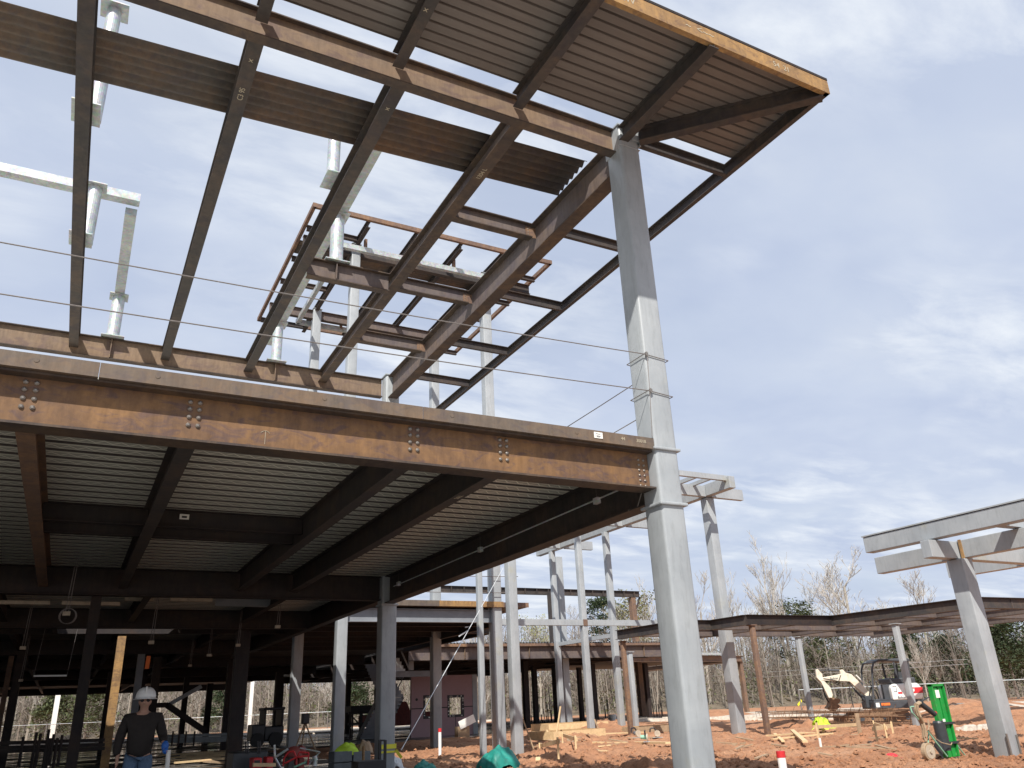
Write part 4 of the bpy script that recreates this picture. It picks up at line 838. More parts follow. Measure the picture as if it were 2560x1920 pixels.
# ---------------------------------------------------------------- green gas cart
cv = lambda x, y, Y=11.3: at(*u3(x, y), 'y', Y)
gc = thing('gas_cart', (15.5,11.3,0), 'green two-wheeled cart carrying a black cylinder and looped tan hose', 'gas cart')
g0 = cv(1430,950,11.42).x; zb = .02
MB().prism([(-.20,0),(.20,0),(.20,.10),(.165,.10),(.165,.03),(-.165,.03),(-.165,.10),(-.20,.10)], (g0,11.42,zb), (1,0,0), (0,-1,0), (0,0,1), 1.36).build('back_channel', M['green'], gc, bevel=.004)
MB().box((g0-.2,11.32,1.34),(g0+.2,11.42,1.385)).box((g0-.16,11.35,.02),(g0-.02,11.39,1.3)).box((g0+.03,11.36,.02),(g0+.14,11.385,1.34)).build('back_ribs', M['green'], gc)
MB().box((g0-.09,11.345,1.12),(g0+.03,11.35,1.27)).build('sticker', M['label'], gc)
MB().box((g0-.24,11.30,.62),(g0+.24,11.45,.66)).box((g0-.22,11.30,.26),(g0+.22,11.46,.30)).build('cross_strap', M['bottle'], gc)
for px, py, Y, lb in ((1385,1518,11.2,0),(1592,1535,11.45,0)):
    c = cv(px, py, Y); w_ = MB().rod(c-Vector((0,.045,0)), c+Vector((0,.045,0)), .165, .165, 28).build('wheel', M['hose'], gc, bevel=.012)
    MB().rod(c-Vector((0,.052,0)), c-Vector((0,.046,0)), .125, .125, 24).rod(c-Vector((0,.075,0)), c-Vector((0,.052,0)), .03, .03, 12).build('hub', M['wheel'], w_)
a = cv(1440,1225); MB().rod((a.x+.02,11.24,.16),(a.x+.0,11.24,.66),.112,.112,24).rod((a.x,11.24,.66),(a.x,11.24,.70),.112,.09,24).build('cylinder', M['bottle'], gc, smooth=False)
a2 = cv(1450,1245); MB().box((a2.x-.03,11.12,a2.z-.03),(a2.x+.04,11.128,a2.z+.02)).build('sticker', M['label'], gc)
MB().rod(cv(1310,1095),cv(1440,1195),.055,.05,14).build('regulator_tube', M['bottle'], gc); MB().rod(cv(1436,1190),cv(1450,1180),.03).box(cv(1420,1175)-Vector((.02,.02,.01)),cv(1420,1175)+Vector((.03,.02,.03))).build('valve', M['red'], gc)
def cpath(pts, r, nm, mt, Y=11.18, n=7): MB().path([cv(x, y, Y-.015*(i % 2)) for i, (x, y) in enumerate(pts)], r, n).build(nm, M[mt], gc)
cpath([(1310,1090),(1280,1110),(1278,1150),(1300,1210),(1330,1270),(1345,1320),(1350,1380),(1365,1430)], .024, 'hose', 'hose')
cpath([(1320,1095),(1292,1115),(1295,1160),(1320,1220),(1345,1270),(1360,1320),(1365,1390)], .022, 'hose', 'hose', 11.14)
cpath([(1305,1085),(1268,1110),(1268,1160),(1290,1215),(1318,1275),(1335,1330),(1340,1400),(1372,1435)], .018, 'hose', 'hose', 11.22)
cpath([(1320,1090),(1350,1070),(1390,1045)], .012, 'hose', 'bottle', 11.25); cpath([(1380,1330),(1400,1290),(1380,1240),(1390,1330),(1440,1400),(1500,1440),(1580,1460),(1590,1440)], .010, 'hose', 'hose', 11.08)
cpath([(1230,1130),(1245,1180),(1300,1240)], .013, 'frame_pipe', 'palegreen'); cpath([(1230,1130),(1262,1128)], .013, 'frame_pipe', 'palegreen')
cpath([(1380,1340),(1455,1440),(1550,1560)], .016, 'frame_pipe', 'palegreen', 11.1); cpath([(1585,1400),(1640,1470),(1710,1560)], .016, 'frame_pipe', 'palegreen', 11.5); cpath([(1385,1440),(1388,1310)], .014, 'frame_pipe', 'palegreen', 11.2)
MB().add([cv(1430,1470,11.15),cv(1520,1590,11.15),cv(1500,1420,11.15),cv(1455,1400,11.15)], [(0,1,2,3)]).build('toe_plate', M['bottle'], gc)
# ---------------------------------------------------------------- worker
def skinned(name, verts, edges, mat, parent, lv=2, root=0):
    me = bpy.data.meshes.new(name); me.from_pydata([v[:3] for v in verts], edges, []); ob = bpy.data.objects.new(name, me); col.objects.link(ob); ob.parent = parent
    sk_ = ob.modifiers.new('skin', 'SKIN'); sk_.use_smooth_shade = True
    if not me.skin_vertices: 
        bm_ = bmesh.new(); bm_.from_mesh(me); bm_.verts.layers.skin.verify(); bm_.to_mesh(me); bm_.free()
    for i, v in enumerate(verts):
        d = me.skin_vertices[0].data[i]; r = v[3] if isinstance(v[3], tuple) else (v[3], v[3]); d.radius = r; d.use_root = i == root
    s_ = ob.modifiers.new('subd', 'SUBSURF'); s_.levels = s_.render_levels = lv; me.materials.append(mat); return ob
mn = thing('person', (1.02,13.0,0), 'man in a white hard hat, dark jacket and jeans walking on the slab', 'person', rz=-R(4.5), local=True)
skin = paint('skin', (.42,.24,.17), .6, .05, 20); denim = paint('denim', (.09,.15,.24), .85, .25, 30, obj=True); jkt = paint('dark jacket', (.022,.017,.015), .85, .2, 18, obj=True)
bv = [(0,0,.95,(.11,.08)),(0,0,1.2,(.11,.08)),(0,.01,1.40,(.13,.09)),(0,.0,1.49,.055),(0,-.02,1.55,(.06,.07)),(0,-.02,1.61,(.078,.09)),(0,-.01,1.68,(.072,.085)),
      (-.19,0,1.41,.05),(-.25,.01,1.14,.038),(-.26,-.05,.90,.027),(.19,0,1.41,.05),(.27,.0,1.16,.038),(.30,-.16,1.06,.027),
      (-.09,0,.92,.085),(-.10,-.06,.50,.055),(-.10,.02,.09,.04),(-.11,-.12,.05,.035),(.09,0,.92,.085),(.10,.03,.50,.055),(.10,.16,.12,.04),(.11,.06,.05,.035),(0,-.125,1.60,.014),(-.085,0,1.60,.014),(.085,0,1.60,.014)]
be = [(0,1),(1,2),(2,3),(3,4),(4,5),(5,6),(2,7),(7,8),(8,9),(2,10),(10,11),(11,12),(0,13),(13,14),(14,15),(15,16),(0,17),(17,18),(18,19),(19,20),(5,21),(5,22),(5,23)]
def hand(w_, d, side, V_, E_):
    wv = Vector(bv[w_][:3]); d = Vector(d).normalized(); s_ = Vector((0,-1,0)) if abs(d.y) < .8 else Vector((1,0,0)); s_ = (s_-d*s_.dot(d)).normalized(); c_ = d.cross(s_)*side
    pi = len(V_); p_ = wv+d*.055; V_.append((*p_,(.032,.018))); E_.append((w_,pi))
    for k, (o, L) in enumerate(((-.027,.060),(-.009,.068),(.009,.064),(.027,.052))):
        a = p_+s_*o+d*.035; b_ = a+d*L*.5+c_*.012; e_ = b_+d*L*.4+c_*.03; i = len(V_); V_ += [(*a,.0085),(*b_,.008),(*e_,.007)]; E_ += [(pi,i),(i,i+1),(i+1,i+2)]
    a = p_-s_*.035+d*.0; b_ = a-s_*.018+d*.03+c_*.01; i = len(V_); V_ += [(*a,.010),(*b_,.009)]; E_ += [(pi,i),(i,i+1)]
hand(9, (0,-.1,-1), 1, bv, be); hand(12, (.1,-.5,-.8), -1, bv, be)
skinned('body', bv, be, skin, mn)
skinned('jacket', [(0,0,.84,(.175,.125)),(0,0,1.15,(.19,.14)),(0,.01,1.36,(.20,.13)),(0,0,1.46,(.10,.08)),(-.20,0,1.40,.085),(-.27,.01,1.14,.068),(-.28,-.05,.93,.052),(.20,0,1.40,.085),(.28,0,1.16,.068),(.31,-.14,1.08,.052)],
        [(0,1),(1,2),(2,3),(2,4),(4,5),(5,6),(2,7),(7,8),(8,9)], jkt, mn)
skinned('jeans', [(0,0,1.04,(.165,.12)),(-.09,0,.86,.11),(-.10,-.06,.50,.08),(-.10,.03,.12,.068),(.09,0,.86,.11),(.10,.03,.50,.08),(.10,.16,.14,.068)], [(0,1),(1,2),(2,3),(0,4),(4,5),(5,6)], denim, mn)
MB().box((-.16,-.22,.0),(-.06,.07,.10)).box((.06,-.0,.0),(.16,.24,.12)).build('boots', M['wood_dk'], mn, bevel=.03, seg=3)
hh = MB(); n = 24; prof = [(0,.148),(.05,.142),(.09,.12),(.118,.08),(.13,.03),(.132,0),(.165,-.012)]
vs_ = []
for r, z in prof:
    for i in range(n): a = 2*math.pi*i/n; vs_.append((r*math.cos(a), -.02+r*1.12*math.sin(a)-(.04 if r > .14 and math.sin(a) < 0 else 0), 1.655+z))
hh.add(vs_, [(j*n+i, j*n+(i+1) % n, (j+1)*n+(i+1) % n, (j+1)*n+i) for j in range(6) for i in range(n)])
ht = hh.build('hard_hat', M['white'], mn, smooth=True); sm_ = ht.modifiers.new('s', 'SOLIDIFY'); sm_.thickness = .004
MB().box((-.008,-.16,1.73),(.008,.13,1.81)).build('ridge', M['white'], ht, bevel=.004)
MB().ball((-.035,-.098,1.625),.028,8,6,(1,.5,.7)).ball((.035,-.098,1.625),.028,8,6,(1,.5,.7)).bar((-.085,-.03,1.63),(-.05,-.10,1.63),.006,.01).bar((.085,-.03,1.63),(.05,-.10,1.63),.006,.01).build('sunglasses', M['black'], mn)
MB().bar((-.025,-.112,1.562),(.025,-.112,1.562),.006,.008).build('mouth', M['wood_dk'], mn)
MB().ball((.32,-.20,1.03),.06,10,8,(.8,.7,1.2)).ball((.33,-.22,.97),.04,8,6).build('glove', paint('blue glove', (.02,.12,.45), .6, .1, 20), mn, smooth=True)
tag(MB().rod((1.37,12.75,.98),(1.40,12.8,.25),.03,.03,10).build('level_tool', M['label']), 'pale tool hanging from the blue gloved hand', 'tool')
# ---------------------------------------------------------------- piled tools on the slab
def bxp(px0, py0, px1, Y, dep, z0, name, mat, parent, bev=.01):
    a, b_ = at(px0, py0, 'y', Y), at(px1, py0, 'y', Y); return MB().box((a.x,Y,z0),(b_.x,Y+dep,a.z)).build(name, M[mat], parent, bevel=bev)
bs = thing('block_stack', (5.7,16.6,0), 'stack of grey masonry blocks under a lime vest', 'block stack')
for z in range(3):
    for i, (a, b_) in enumerate(((836,882),(884,928))):
        A1, B1 = at(a,1880,'y',16.6), at(b_,1880,'y',16.6); zt = A1.z-z*.205
        MB().box((A1.x,16.6,zt-.19),(B1.x-.01,17.0,zt)).build('block', M['block'], bs, bevel=.008)
p = at(866,1874,'y',16.75); cloth('safety_vest', p-Vector((.0,0,.10)), (.24,.15,.22), 21, 'lime', 'crumpled lime vest lying on the grey block stack', 'vest', 'hi-vis vests')
p = at(912,1874,'y',16.8); cloth('work_jacket', p-Vector((0,0,.06)), (.15,.15,.22), 31, 'wood_dk', 'brown work clothes heaped at the right end of the blocks', 'clothes')
p = at(908,1900,'y',16.2); tag(MB().rod((p.x,16.2,p.z-.3),(p.x,16.2,p.z+.24),.028).build('orange_pipe', M['fascia']), 'short orange pipe standing before the grey blocks', 'pipe')
ht2 = thing('hand_truck', (6.2,15.2,0), 'black folded hand truck handle before the second grey column', 'hand truck')
for px in (950,963): a, b_ = at(px,1850,'y',15.3), at(px,1918,'y',15.3); MB().bar((a.x,15.3,a.z),(a.x,15.3,b_.z-.5),.045,.045).build('post', M['black'], ht2)
a = at(950,1851,'y',15.3); MB().bar(a, at(963,1851,'y',15.3), .03, .03).build('handle', M['black'], ht2)
cs = thing('tool_case', (5.7,15.0,0), 'long black tool case at the bottom edge under the hand truck', 'tool case'); bxp(895,1905,965,15.0,.4,.0,'body','black',cs)
c2t = thing('caution_tape', (6.2,17.5,.6), 'yellow caution tape tied round the second grey column', 'tape')
a, b_ = at(948,1862,'y',17.55), at(985,1862,'y',17.55); MB().box((6.03,17.56,a.z-.09),(6.42,17.568,a.z)).box((6.03,17.56,a.z-.17),(6.42,17.568,a.z-.13)).bar((6.4,17.55,a.z-.12),(6.52,17.5,a.z-.28),.01,.06).build('band', M['yellow'], c2t)
# red framed machines and carts
YY = 14.6
rd = lambda px, py, Y=YY: at(px, py, 'y', Y)
def frame_path(name, pts, r, mat, parent, Y=YY, n=6): return MB().path([rd(x, y, Y) for x, y in pts], r, n).build(name, M[mat], parent)
c1_ = thing('utility_cart', (3.3,14.9,0), 'dark utility cart with two upright handles beside the worker', 'cart')
a, b_ = rd(584,1882,14.9), rd(670,1882,14.9); MB().box((a.x,14.9,.15),(b_.x,15.5,a.z)).build('box', M['bottle'], c1_, bevel=.02)
for px in (615,620,645,650): frame_path('handle', [(px,1885),(px,1853)], .014, 'black', c1_, 14.9)
rm = thing('generator', (4.4,14.6,0), 'red tube framed generator in the tool heap', 'generator')
frame_path('frame', [(708,1915),(710,1895),(722,1880),(735,1878),(741,1895),(741,1912)], .016, 'red', rm); frame_path('frame', [(712,1908),(742,1893),(770,1890)], .016, 'red', rm, 14.5); frame_path('frame', [(745,1893),(748,1880),(772,1882),(770,1912)], .014, 'red', rm, 14.7)
MB().box(rd(722,1912)+Vector((0,.05,-.1)), rd(738,1893)+Vector((0,.35,0))).build('engine', M['bottle'], rm, bevel=.02); MB().box(rd(752,1912)+Vector((0,.15,-.1)), rd(768,1895)+Vector((0,.45,0))).build('tank', M['redbrown'], rm, bevel=.02)
r2_ = thing('toolbox', (3.5,14.2,0), 'pair of red tool boxes left of the generator', 'tool box'); MB().box(rd(632,1915,14.2)+Vector((0,0,-.1)), rd(656,1894,14.2)+Vector((0,.3,0))).build('box', M['red'], r2_, bevel=.015); MB().box(rd(666,1915,14.2)+Vector((0,0,-.1)), rd(684,1892,14.2)+Vector((0,.3,0))).build('box', M['red'], r2_, bevel=.015); MB().box(rd(636,1908,14.19), rd(650,1900,14.2)).build('panel', M['black'], r2_)
fl = thing('folding_stand', (4.2,14.3,0), 'silver folding work stand leaning over the red boxes', 'work stand')
frame_path('leg', [(688,1893),(720,1872)], .02, 'galv', fl, 14.3); frame_path('leg', [(686,1862),(687,1893),(703,1922)], .018, 'galv', fl, 14.3); frame_path('leg', [(750,1870),(800,1880),(770,1912)], .012, 'galv', fl, 14.8); frame_path('leg', [(735,1918),(765,1905)], .016, 'palegreen', fl, 14.2)
dk = thing('backpack', (4.6,15.2,0), 'dark lumpy bag on top of the red machines', 'bag'); p = rd(738,1880,15.2); MB().ball(p+Vector((0,.1,-.05)),.17,12,8,(1,.8,.85)).ball(p+Vector((.12,.1,.0)),.10,10,6).build('bag', M['redbrown'], dk, smooth=True)
bkt = thing('grey_bottle', (5.1,14.6,0), 'grey bent duct piece at the right of the tool heap', 'duct'); frame_path('duct', [(786,1890),(789,1902),(786,1915)], .04, 'galv', bkt, 14.6, 12)
plk = rd(632,1912,14.0); tag(MB().bar(rd(632,1912,14.0), rd(688,1912,14.0), .1, .05).build('plank', M['wood']), 'plank laid across the bottom edge below the red boxes', 'board')
tp = thing('survey_tripod', (6.3,29,0), 'surveyor tripod standing on the dark slab', 'tripod'); a = at(763,1806,'y',29)
for dx, dy in ((-.45,-.2),(.45,-.2),(0,.45)): MB().rod(a, (a.x+dx,29+dy,.0), .03, .02, 6).build('leg', M['wood_dk'], tp)
MB().box(a-Vector((.12,.12,.05)), a+Vector((.12,.12,.28))).build('instrument', M['black'], tp, bevel=.03)
# lumber on the slab lit through the deck opening
rr = random.Random(12)
for i in range(7):
    p = gnd(395+i*14, 1889+ (i % 4)*6, .1); board('plank', p, p+Vector((1.6+rr.random(),-.9+rr.random()*1.4,.02)), .22, .05, ('topmost sunlit plank','sunlit plank lying second','wide sunlit plank','sunlit plank with a skewed end','thin sunlit plank','rear sunlit plank','right hand sunlit plank')[i]+' on the slab behind the worker', 'wood', 'planks on the slab')
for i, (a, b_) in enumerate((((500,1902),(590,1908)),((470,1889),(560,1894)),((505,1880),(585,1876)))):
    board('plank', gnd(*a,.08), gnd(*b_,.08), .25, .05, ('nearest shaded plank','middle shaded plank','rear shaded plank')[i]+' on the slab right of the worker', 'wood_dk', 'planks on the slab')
rl = thing('rail_barrier', (0,22,0), 'low barrier of horizontal steel rails with short uprights at far left', 'barrier')
for px0, px1, py in ((0,262,1868),(0,262,1877),(0,262,1856)): 
    a, b_ = at(px0-150,py+6,'y',22), at(px1,py-6,'y',22); MB().bar(a, b_, .08, .07).build('rail', M['steel_dark'], rl)
for px, h0, h1 in ((55,1842,1880),(88,1830,1890),(98,1834,1880),(119,1823,1888),(131,1835,1875),(123,1845,1885),(140,1845,1885),(152,1837,1878),(182,1820,1905),(93,1850,1892)):
    a, b_ = at(px+4,h0,'y',21.9), at(px-4,h1,'y',21.9); MB().rod((a.x,21.9,a.z),(a.x,21.9,b_.z-.3),.035,.035,6).build('upright', M['steel_dark'], rl)
wr = thing('rail_barrier', (4,30,0), 'low rows of dark rails with thin uprights behind the worker', 'barrier')
for py in (1838,1846,1853): MB().bar(at(415,py+2,'y',32), at(590,py-3,'y',32), .1, .09).build('rail', M['block'], wr)
for px in (433,449,466,487): a, b_ = at(px,1828,'y',31.9), at(px-2,1865,'y',31.9); MB().rod((a.x,31.9,a.z),(a.x,31.9,b_.z),.03,.03,5).build('upright', M['steel_dark'], wr)
# silhouettes further inside: scaffold, truck, skid loader
sc = thing('scaffold', (12,50,0), 'dark rolling scaffold with a covered top in the far bay', 'scaffold'); s1, s2 = at(878,1765,'y',46), at(925,1765,'y',46)
for x in (s1.x, (s1.x+s2.x)/2, s2.x): MB().box((x-.04,46,0),(x+.04,46.08,s1.z-.36)).build('post', M['black'], sc); MB().box((x-.04,47.4,0),(x+.04,47.48,s1.z-.36)).build('post', M['black'], sc)
for z in (.7,1.25): MB().box((s1.x-.15,45.9,z),(s2.x,46.05,z+.12)).build('plank', M['black'], sc)
MB().box((s1.x,46,s1.z-.35),(s2.x+.6,47.5,s1.z)).build('cover', M['black'], sc, bevel=.05); MB().bar((s1.x,46,1.2),((s1.x+s2.x)/2,46,.7),.06,.06).build('brace', M['black'], sc)
tk = thing('pickup_truck', (13.4,52,0), 'dark pickup truck parked behind the scaffold', 'truck'); xa = at(905,1800,'y',52).x
MB().prism([(0,.45),(0,1.15),(.9,1.2),(1.3,1.85),(2.6,1.85),(2.9,1.2),(4.8,1.2),(4.8,.45)], (xa,51,0), (1,0,0), (0,0,1), (0,1,0), 1.8).build('body', M['redbrown'], tk, bevel=.05)
MB().prism([(1.12,1.22),(1.42,1.76),(1.95,1.76),(1.95,1.22)], (xa,50.98,0), (1,0,0), (0,0,1), (0,1,0), .015).build('window', M['label'], tk)
for dx in (.9,3.9): MB().rod((xa+dx,50.95,.38),(xa+dx,51.15,.38),.38,.38,18).build('wheel', M['rubber'], tk)
sk2 = thing('skid_loader', (8.5,42,0), 'small dark skid loader between the interior columns', 'loader'); xa = at(632,1800,'y',42).x
MB().box((xa,42,.25),(xa+.6,43.2,1.0)).box((xa+.6,42,.25),(xa+1.5,43.4,.9)).build('body', M['bottle'], sk2, bevel=.05)
MB().box((xa+.55,42,.9),(xa+.62,43.3,1.65)).box((xa+1.35,42,.9),(xa+1.45,43.3,1.65)).box((xa+.5,41.95,1.62),(xa+1.5,43.35,1.74)).build('cab', M['black'], sk2, bevel=.02)
for dx in (.25,1.1): MB().rod((xa+dx,41.8,.32),(xa+dx,42.0,.32),.32,.32,14).build('wheel', M['rubber'], sk2)
# spool and orange sling
tag(MB().bar(at(372,1640,'y',24), at(367,1672,'y',24), .10, .02).build('orange_streamer', M['orange']), 'thin orange streamer hanging by a column above the worker', 'streamer')
# ---------------------------------------------------------------- chain link fence
def fence(pts, label, z_off=0.0, h=1.5):
    o = thing('chain_link_fence', (*pts[0],0), label, 'fence', 'fences round the site'); rm_ = MB(); wm2 = MB()
    for a, b_ in zip(pts, pts[1:]):
        a, b_ = Vector((*a,0)), Vector((*b_,0)); L = (b_-a).length; d = (b_-a).normalized(); nrm = Vector((-d.y,d.x,0))
        k = max(1, round(L/3.2))
        for i in range(k+1): p = a+d*L*i/k; MB().rod(p+Vector((0,0,-.3)), p+Vector((0,0,h+.05)), .045, .045, 6).build('post', M['cable'], o)
        rm_.rod(a+Vector((0,0,h)), b_+Vector((0,0,h)), .028, .028, 5)
        s_ = 0
        while s_ < L-.2:
            for q in (1, -1):
                x0 = s_ if q == 1 else s_+h*.9; p = a+d*x0; e = a+d*(x0+q*h*.9); wv = d*.0045
                wm2.add([p-wv, p+wv, e+wv+Vector((0,0,h)), e-wv+Vector((0,0,h))], [(0,1,2,3)])
            s_ += .22
    rm_.build('top_rail', M['galv'], o); wm2.build('wire_mesh', M['cable'], o); return o
fence([gp(-60,86), gp(300,87), gp(640,86), gp(1000,84)], 'chain link fence seen under the deck at left')
fence([gp(2000,66), gp(2130,67), gp(2600,66)], 'chain link fence behind the excavator at right')
board('marker', at(1998,1755,'y',60)-Vector((.25,0,.3)), at(1998,1755,'y',60)+Vector((.35,0,.15)), .04, .2, 'small yellow warning flag on the fence end post', 'yellow', None)
pl = thing('power_lines', (80,80,0), 'thin pale power lines crossing in front of the woods at right', 'power line')
for py0, py1 in ((1694,1648),(1706,1660)): a, b_ = at(1700,py0,'y',86), at(2420,py1,'y',40); MB().rod(a, b_, .013, .013, 4).build('wire', M['galv'], pl)
# ---------------------------------------------------------------- trees
def topz(px, py, D):
    d = FW*F + RT*(px-1280) - UP*(py-960); return EYE.z + d.z*D/math.hypot(d.x, d.y)
def grow(seed, H, spread, lean_=0, buds=0, tw=1.0, forks=3, low=.3):
    """bare tree: returns trunk builder, branch builder, bud builder"""
    rr = random.Random(seed); tr, br, bu = MB(), MB(), MB()
    def seg(p, d, L, r, lv):
        n = 4 if lv < 3 else 3; q = p
        steps = 5 if lv == 0 else (4 if lv < 3 else 2); kids_ = []
        for i in range(steps):
            d = (d+Vector((rr.gauss(0,.10),rr.gauss(0,.10),rr.gauss(.03,.05)))*(1 if lv else .35)).normalized(); e = q+d*L/steps; r1 = max(.017, r*(1-.13*(1 if lv < 2 else 1.8)))
            (tr if lv == 0 else br).rod(q, e, r, r1, 7 if lv == 0 else n, cap=False); q = e; r = r1
            f = (i+1)/steps
            if lv == 0 and f > low or lv > 0: kids_.append((q.copy(), d.copy(), r, f))
        if lv >= 4:
            if buds:
                for b_ in range(buds):
                    c = q+Vector((rr.gauss(0,.3),rr.gauss(0,.3),rr.gauss(0,.3))); s_ = rr.uniform(.05,.11); u = Vector((rr.gauss(0,1),rr.gauss(0,1),rr.gauss(0,1))).normalized(); v = u.cross(Vector((.3,.5,.8))).normalized()
                    bu.add([c-u*s_-v*s_, c+u*s_-v*s_, c+u*s_+v*s_, c-u*s_+v*s_], [(0,1,2,3)])
            return
        for (kp, kd, kr, f) in kids_:
            m = forks if lv < 2 else 2
            for c in range(m):
                if rr.random() < (.27 if lv < 2 else .38): continue
                a = rr.uniform(0, 2*math.pi); side = Vector((math.cos(a), math.sin(a), 0)); out = spread*(1 if lv < 2 else 1.1)
                nd = (kd*.75+side*out*rr.uniform(.6,1.15)+Vector((0,0,.28))).normalized()
                seg(kp, nd, L*(.62 if lv == 0 else .56)*rr.uniform(.6,1.0)*(1.05-.45*f if lv == 0 else 1), max(.018, kr*.52), lv+1)
    # trunk about 0.62 of the height, the crown above it
    seg(Vector((0,0,-.3)), Vector((lean_,0,1)).normalized(), H*.74, H*.0145*tw, 0); return tr, br, bu
protos = []
for sd, sp, bud, fk, low in ((1,.62,0,3,.3),(2,.85,0,3,.25),(3,.42,0,3,.35),(4,.6,2,3,.3),(5,.75,0,3,.3)):
    tr, br, bu = grow(sd, 16, sp, .02*sd-.05, bud, 1, fk, low)
    o = thing('bare_tree', (0,0,0), 'x', 'tree', None, local=True); tr.build('trunk', M['bark'], o); br.build('branches', M['twig'], o)
    if bud: bu.build('buds', M['budleaf'], o)
    protos.append(o)
used = set()
def place(k, px, D, H, label, rz, grp='bare trees on the skyline'):
    o = protos[k] if k not in used else copy_tree(protos[k]); used.add(k)
    x, y = gp(px, D); o.location = (x, y, -.2+.03*max(0, D-92)); s_ = H/16; o.scale = (s_, s_, s_); o.rotation_euler = (0, 0, rz); tag(o, label, 'tree', grp)
for k, px, py, D, lb, rz in ((1,2165,1352,100,'widest bare tree, its branching crown above the low canopy at right',1.0),(2,1990,1372,102,'tall narrow bare tree between the corner column and the widest tree',2.0),(4,2345,1425,98,'bare tree just left of the near grey trellis column',.4),
        (0,1775,1440,98,'bare tree seen just right of the corner column',3.1),(2,1858,1462,104,'slim bare tree left of the tall leaning grey column',.9),(0,1925,1500,118,'faint bare tree behind the low canopy corner',2.2),
        (3,1600,1482,96,'budding tree with yellowish twigs left of the corner column',.3),(3,1352,1545,96,'small budding tree above the low deck roof',4.0),(0,1445,1522,100,'grey bare tree between the slim columns',5.0),(2,1648,1475,106,'tall pale tree touching the left side of the corner column',1.7),
        (4,1175,1560,100,'bare tree showing above the brown deck behind the tower columns',2.8),(0,2060,1470,110,'faint tree behind the widest tree at left',4.4),(1,2270,1480,110,'leaning bare tree right of the widest tree',2.6),(2,2320,1600,88,'whitish trunked tree right of the excavator',3.3),(0,2520,1560,104,'bare tree behind the dark evergreen at the right edge',1.2),
        (4,405,1700,92,'pale forked tree seen beyond the worker',.2),(1,830,1700,92,'white barked tree between the slanted interior columns',1.1),(2,500,1690,94,'straight bare tree behind the dark knee brace',.6),(0,100,1700,94,'bare tree at far left beyond the slab',2.5),(4,1210,1690,92,'bare tree seen through the mauve wall window',.9),(2,1850,1600,90,'pale slender tree behind the rusty thin posts',1.9)):
    H_ = topz(px, py, D)+.2-.03*max(0, D-92); place(k, px, D, max(6, H_)*1.0, lb, rz)
def pine(px, D, H, W_, label, seed, mat='pine', base=.15, leaf=.24, cnt=3800, rnd=False):
    rr = random.Random(seed); x, y = gp(px, D); z0 = -.2+.03*max(0, D-92); o = thing('pine_tree', (x,y,z0), label, 'tree', 'evergreens in the woods'); O = Vector((x,y,z0))
    MB().rod(O-Vector((0,0,.4)), O+Vector((0,0,H*.95)), H*.014+.05, .03, 8).build('trunk', M['bark2'], o); m = MB(); cl_ = []
    for i in range(44):
        f = rr.random()**.8; z = H*(base+(1-base)*f); r = W_*((1-f)**.8 if not rnd else math.sqrt(max(0,1-(2*f-1)**2))+.15)*rr.uniform(.45,1.0); a = rr.uniform(0, 6.28)
        cl_.append((O+Vector((r*math.cos(a), r*math.sin(a), z)), W_*rr.uniform(.16,.34)))
        m.rod(O+Vector((0,0,z*.93)), cl_[-1][0], .04, .015, 3, cap=False)
    for i in range(cnt):
        c, s_ = rr.choice(cl_); q = c+Vector((rr.gauss(0,s_*.6), rr.gauss(0,s_*.6), rr.gauss(0,s_*.4))); l_ = leaf*rr.uniform(.5,1.2)
        u = Vector((rr.gauss(0,1),rr.gauss(0,1),rr.gauss(0,.5))).normalized(); v = u.cross(Vector((rr.random(),rr.random(),rr.random()))).normalized()
        m.add([q-u*l_, q-v*l_*.28, q+u*l_, q+v*l_*.28], [(0,1,2,3)])
    m.build('crown', M[mat], o)
for px, py, D, W_, lb, mt, base, rd_ in ((2548,1548,84,4.6,'big dark green evergreen at the right edge','pine',.12,False),(1527,1502,100,2.2,'round topped pine between the slim grey columns','pine',.62,True),(2015,1508,104,3.0,'yellow green pine top above the low canopy','pine2',.35,True),(2290,1565,96,3.4,'dark evergreen behind the excavator canopy','pine',.15,False),
        (2395,1600,98,3.5,'evergreen just left of the near leaning column','pine',.2,False),(225,1700,90,3.3,'bright green pine seen under the deck at far left','pine2',.12,False),(140,1712,93,2.6,'dull green pine left of the bright one under the deck','pine2',.15,False),(880,1690,92,3.0,'dark pine behind the white barked tree','pine',.2,False),(560,1700,95,2.4,'dark evergreen between interior columns','pine',.2,False),(2090,1600,100,2.8,'bushy green tree behind the canopy middle post','pine2',.3,True)):
    pine(px, D, max(5, topz(px, py, D)+.2), W_, lb, int(px), mt, base, .22 if D > 90 else .20, 7000 if px > 2500 else 3200, rd_)
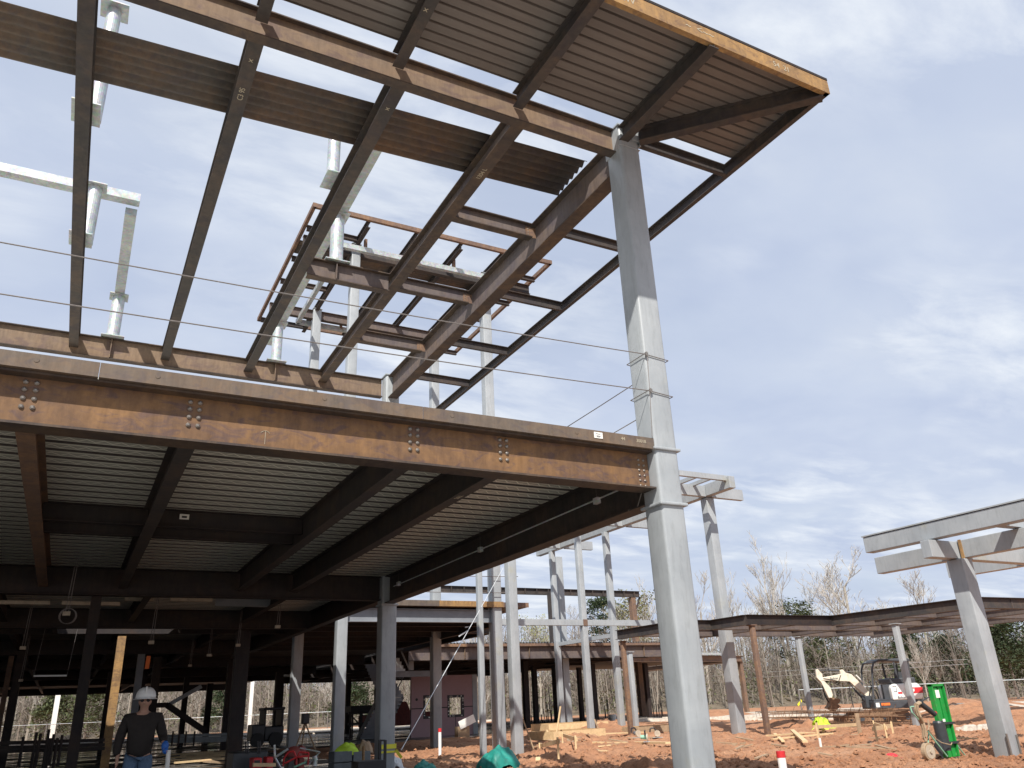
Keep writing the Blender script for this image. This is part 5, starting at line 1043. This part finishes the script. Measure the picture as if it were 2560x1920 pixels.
# the woods as one mass
rr = random.Random(77); m1, m2, m3 = MB(), MB(), MB()
def tri(m, p, q, r0, r1):
    d = (q-p).normalized(); a = d.cross(Vector((.3,.2,1)) if abs(d.z) < .9 else Vector((1,.2,0))).normalized(); b_ = d.cross(a)
    vs = []
    for c, r in ((p,r0),(q,r1)):
        for t_ in (0,2.09,4.19): vs.append(c+(a*math.cos(t_)+b_*math.sin(t_))*r)
    m.add(vs, [(0,1,4,3),(1,2,5,4),(2,0,3,5)])
for i in range(2300):
    px = rr.uniform(-350, 2950); D = rr.uniform(93, 128); x, y = gp(px, D); z0 = max(0, (D-94)*.07); 
    py = 1562+40*noise.noise(Vector((px*.006,1,1)))+rr.uniform(-25,110)*(1 if px > 1250 else 1)+(90 if px < 1150 else 0); H_ = max(4, topz(px, py, D)-z0)
    b0 = Vector((x,y,z0-.3)); tp_ = b0+Vector((rr.gauss(0,.06)*H_, rr.gauss(0,.06)*H_, H_)); r = rr.uniform(.04,.13); tri(m1 if rr.random() < .42 else m2, b0, tp_, r, r*.25)
    for k in range(15):
        f = rr.uniform(.2,1); s_ = b0.lerp(tp_, f); L_ = rr.uniform(.8,2.8)*(1.15-f*.6); a = rr.uniform(0,6.28); e = s_+Vector((math.cos(a)*L_*.7, math.sin(a)*L_*.7, L_*rr.uniform(.2,1.1))); tri(m2, s_, e, .028, .01)
        for j in range(3):
            g = s_.lerp(e, rr.uniform(.3,1)); h2 = g+Vector((rr.gauss(0,.5),rr.gauss(0,.5),rr.uniform(.1,.8))); wv = Vector((rr.gauss(0,1),rr.gauss(0,1),0)).normalized()*.014; m2.add([g-wv,g+wv,h2], [(0,1,2)])
for i in range(46000):
    px = rr.uniform(-350, 2950); D = rr.uniform(92, 126); x, y = gp(px, D); dens = noise.noise(Vector((px*.012, D*.1, 3)))+.25*noise.noise(Vector((px*.04, D*.1, 7)))
    if dens < rr.uniform(-.35,.45): continue
    z = max(0,(D-94)*.07)+abs(rr.gauss(0,1))*2.6+.1; s_ = rr.uniform(.08,.22); q = Vector((x,y,z)); u = Vector((rr.gauss(0,1),rr.gauss(0,1),rr.gauss(0,.7))).normalized(); v = u.cross(Vector((rr.random(),rr.random(),rr.random()))).normalized()
    m3.add([q-u*s_, q-v*s_*.5, q+u*s_, q+v*s_*.5], [(0,1,2,3)])
for nm, mb_, mt in (('woods_trunks', m1, 'bark'),('woods_branches', m2, 'bark2'),('woods_undergrowth', m3, 'olive')):
    tag(mb_.build(nm, M[mt]), kind='stuff')
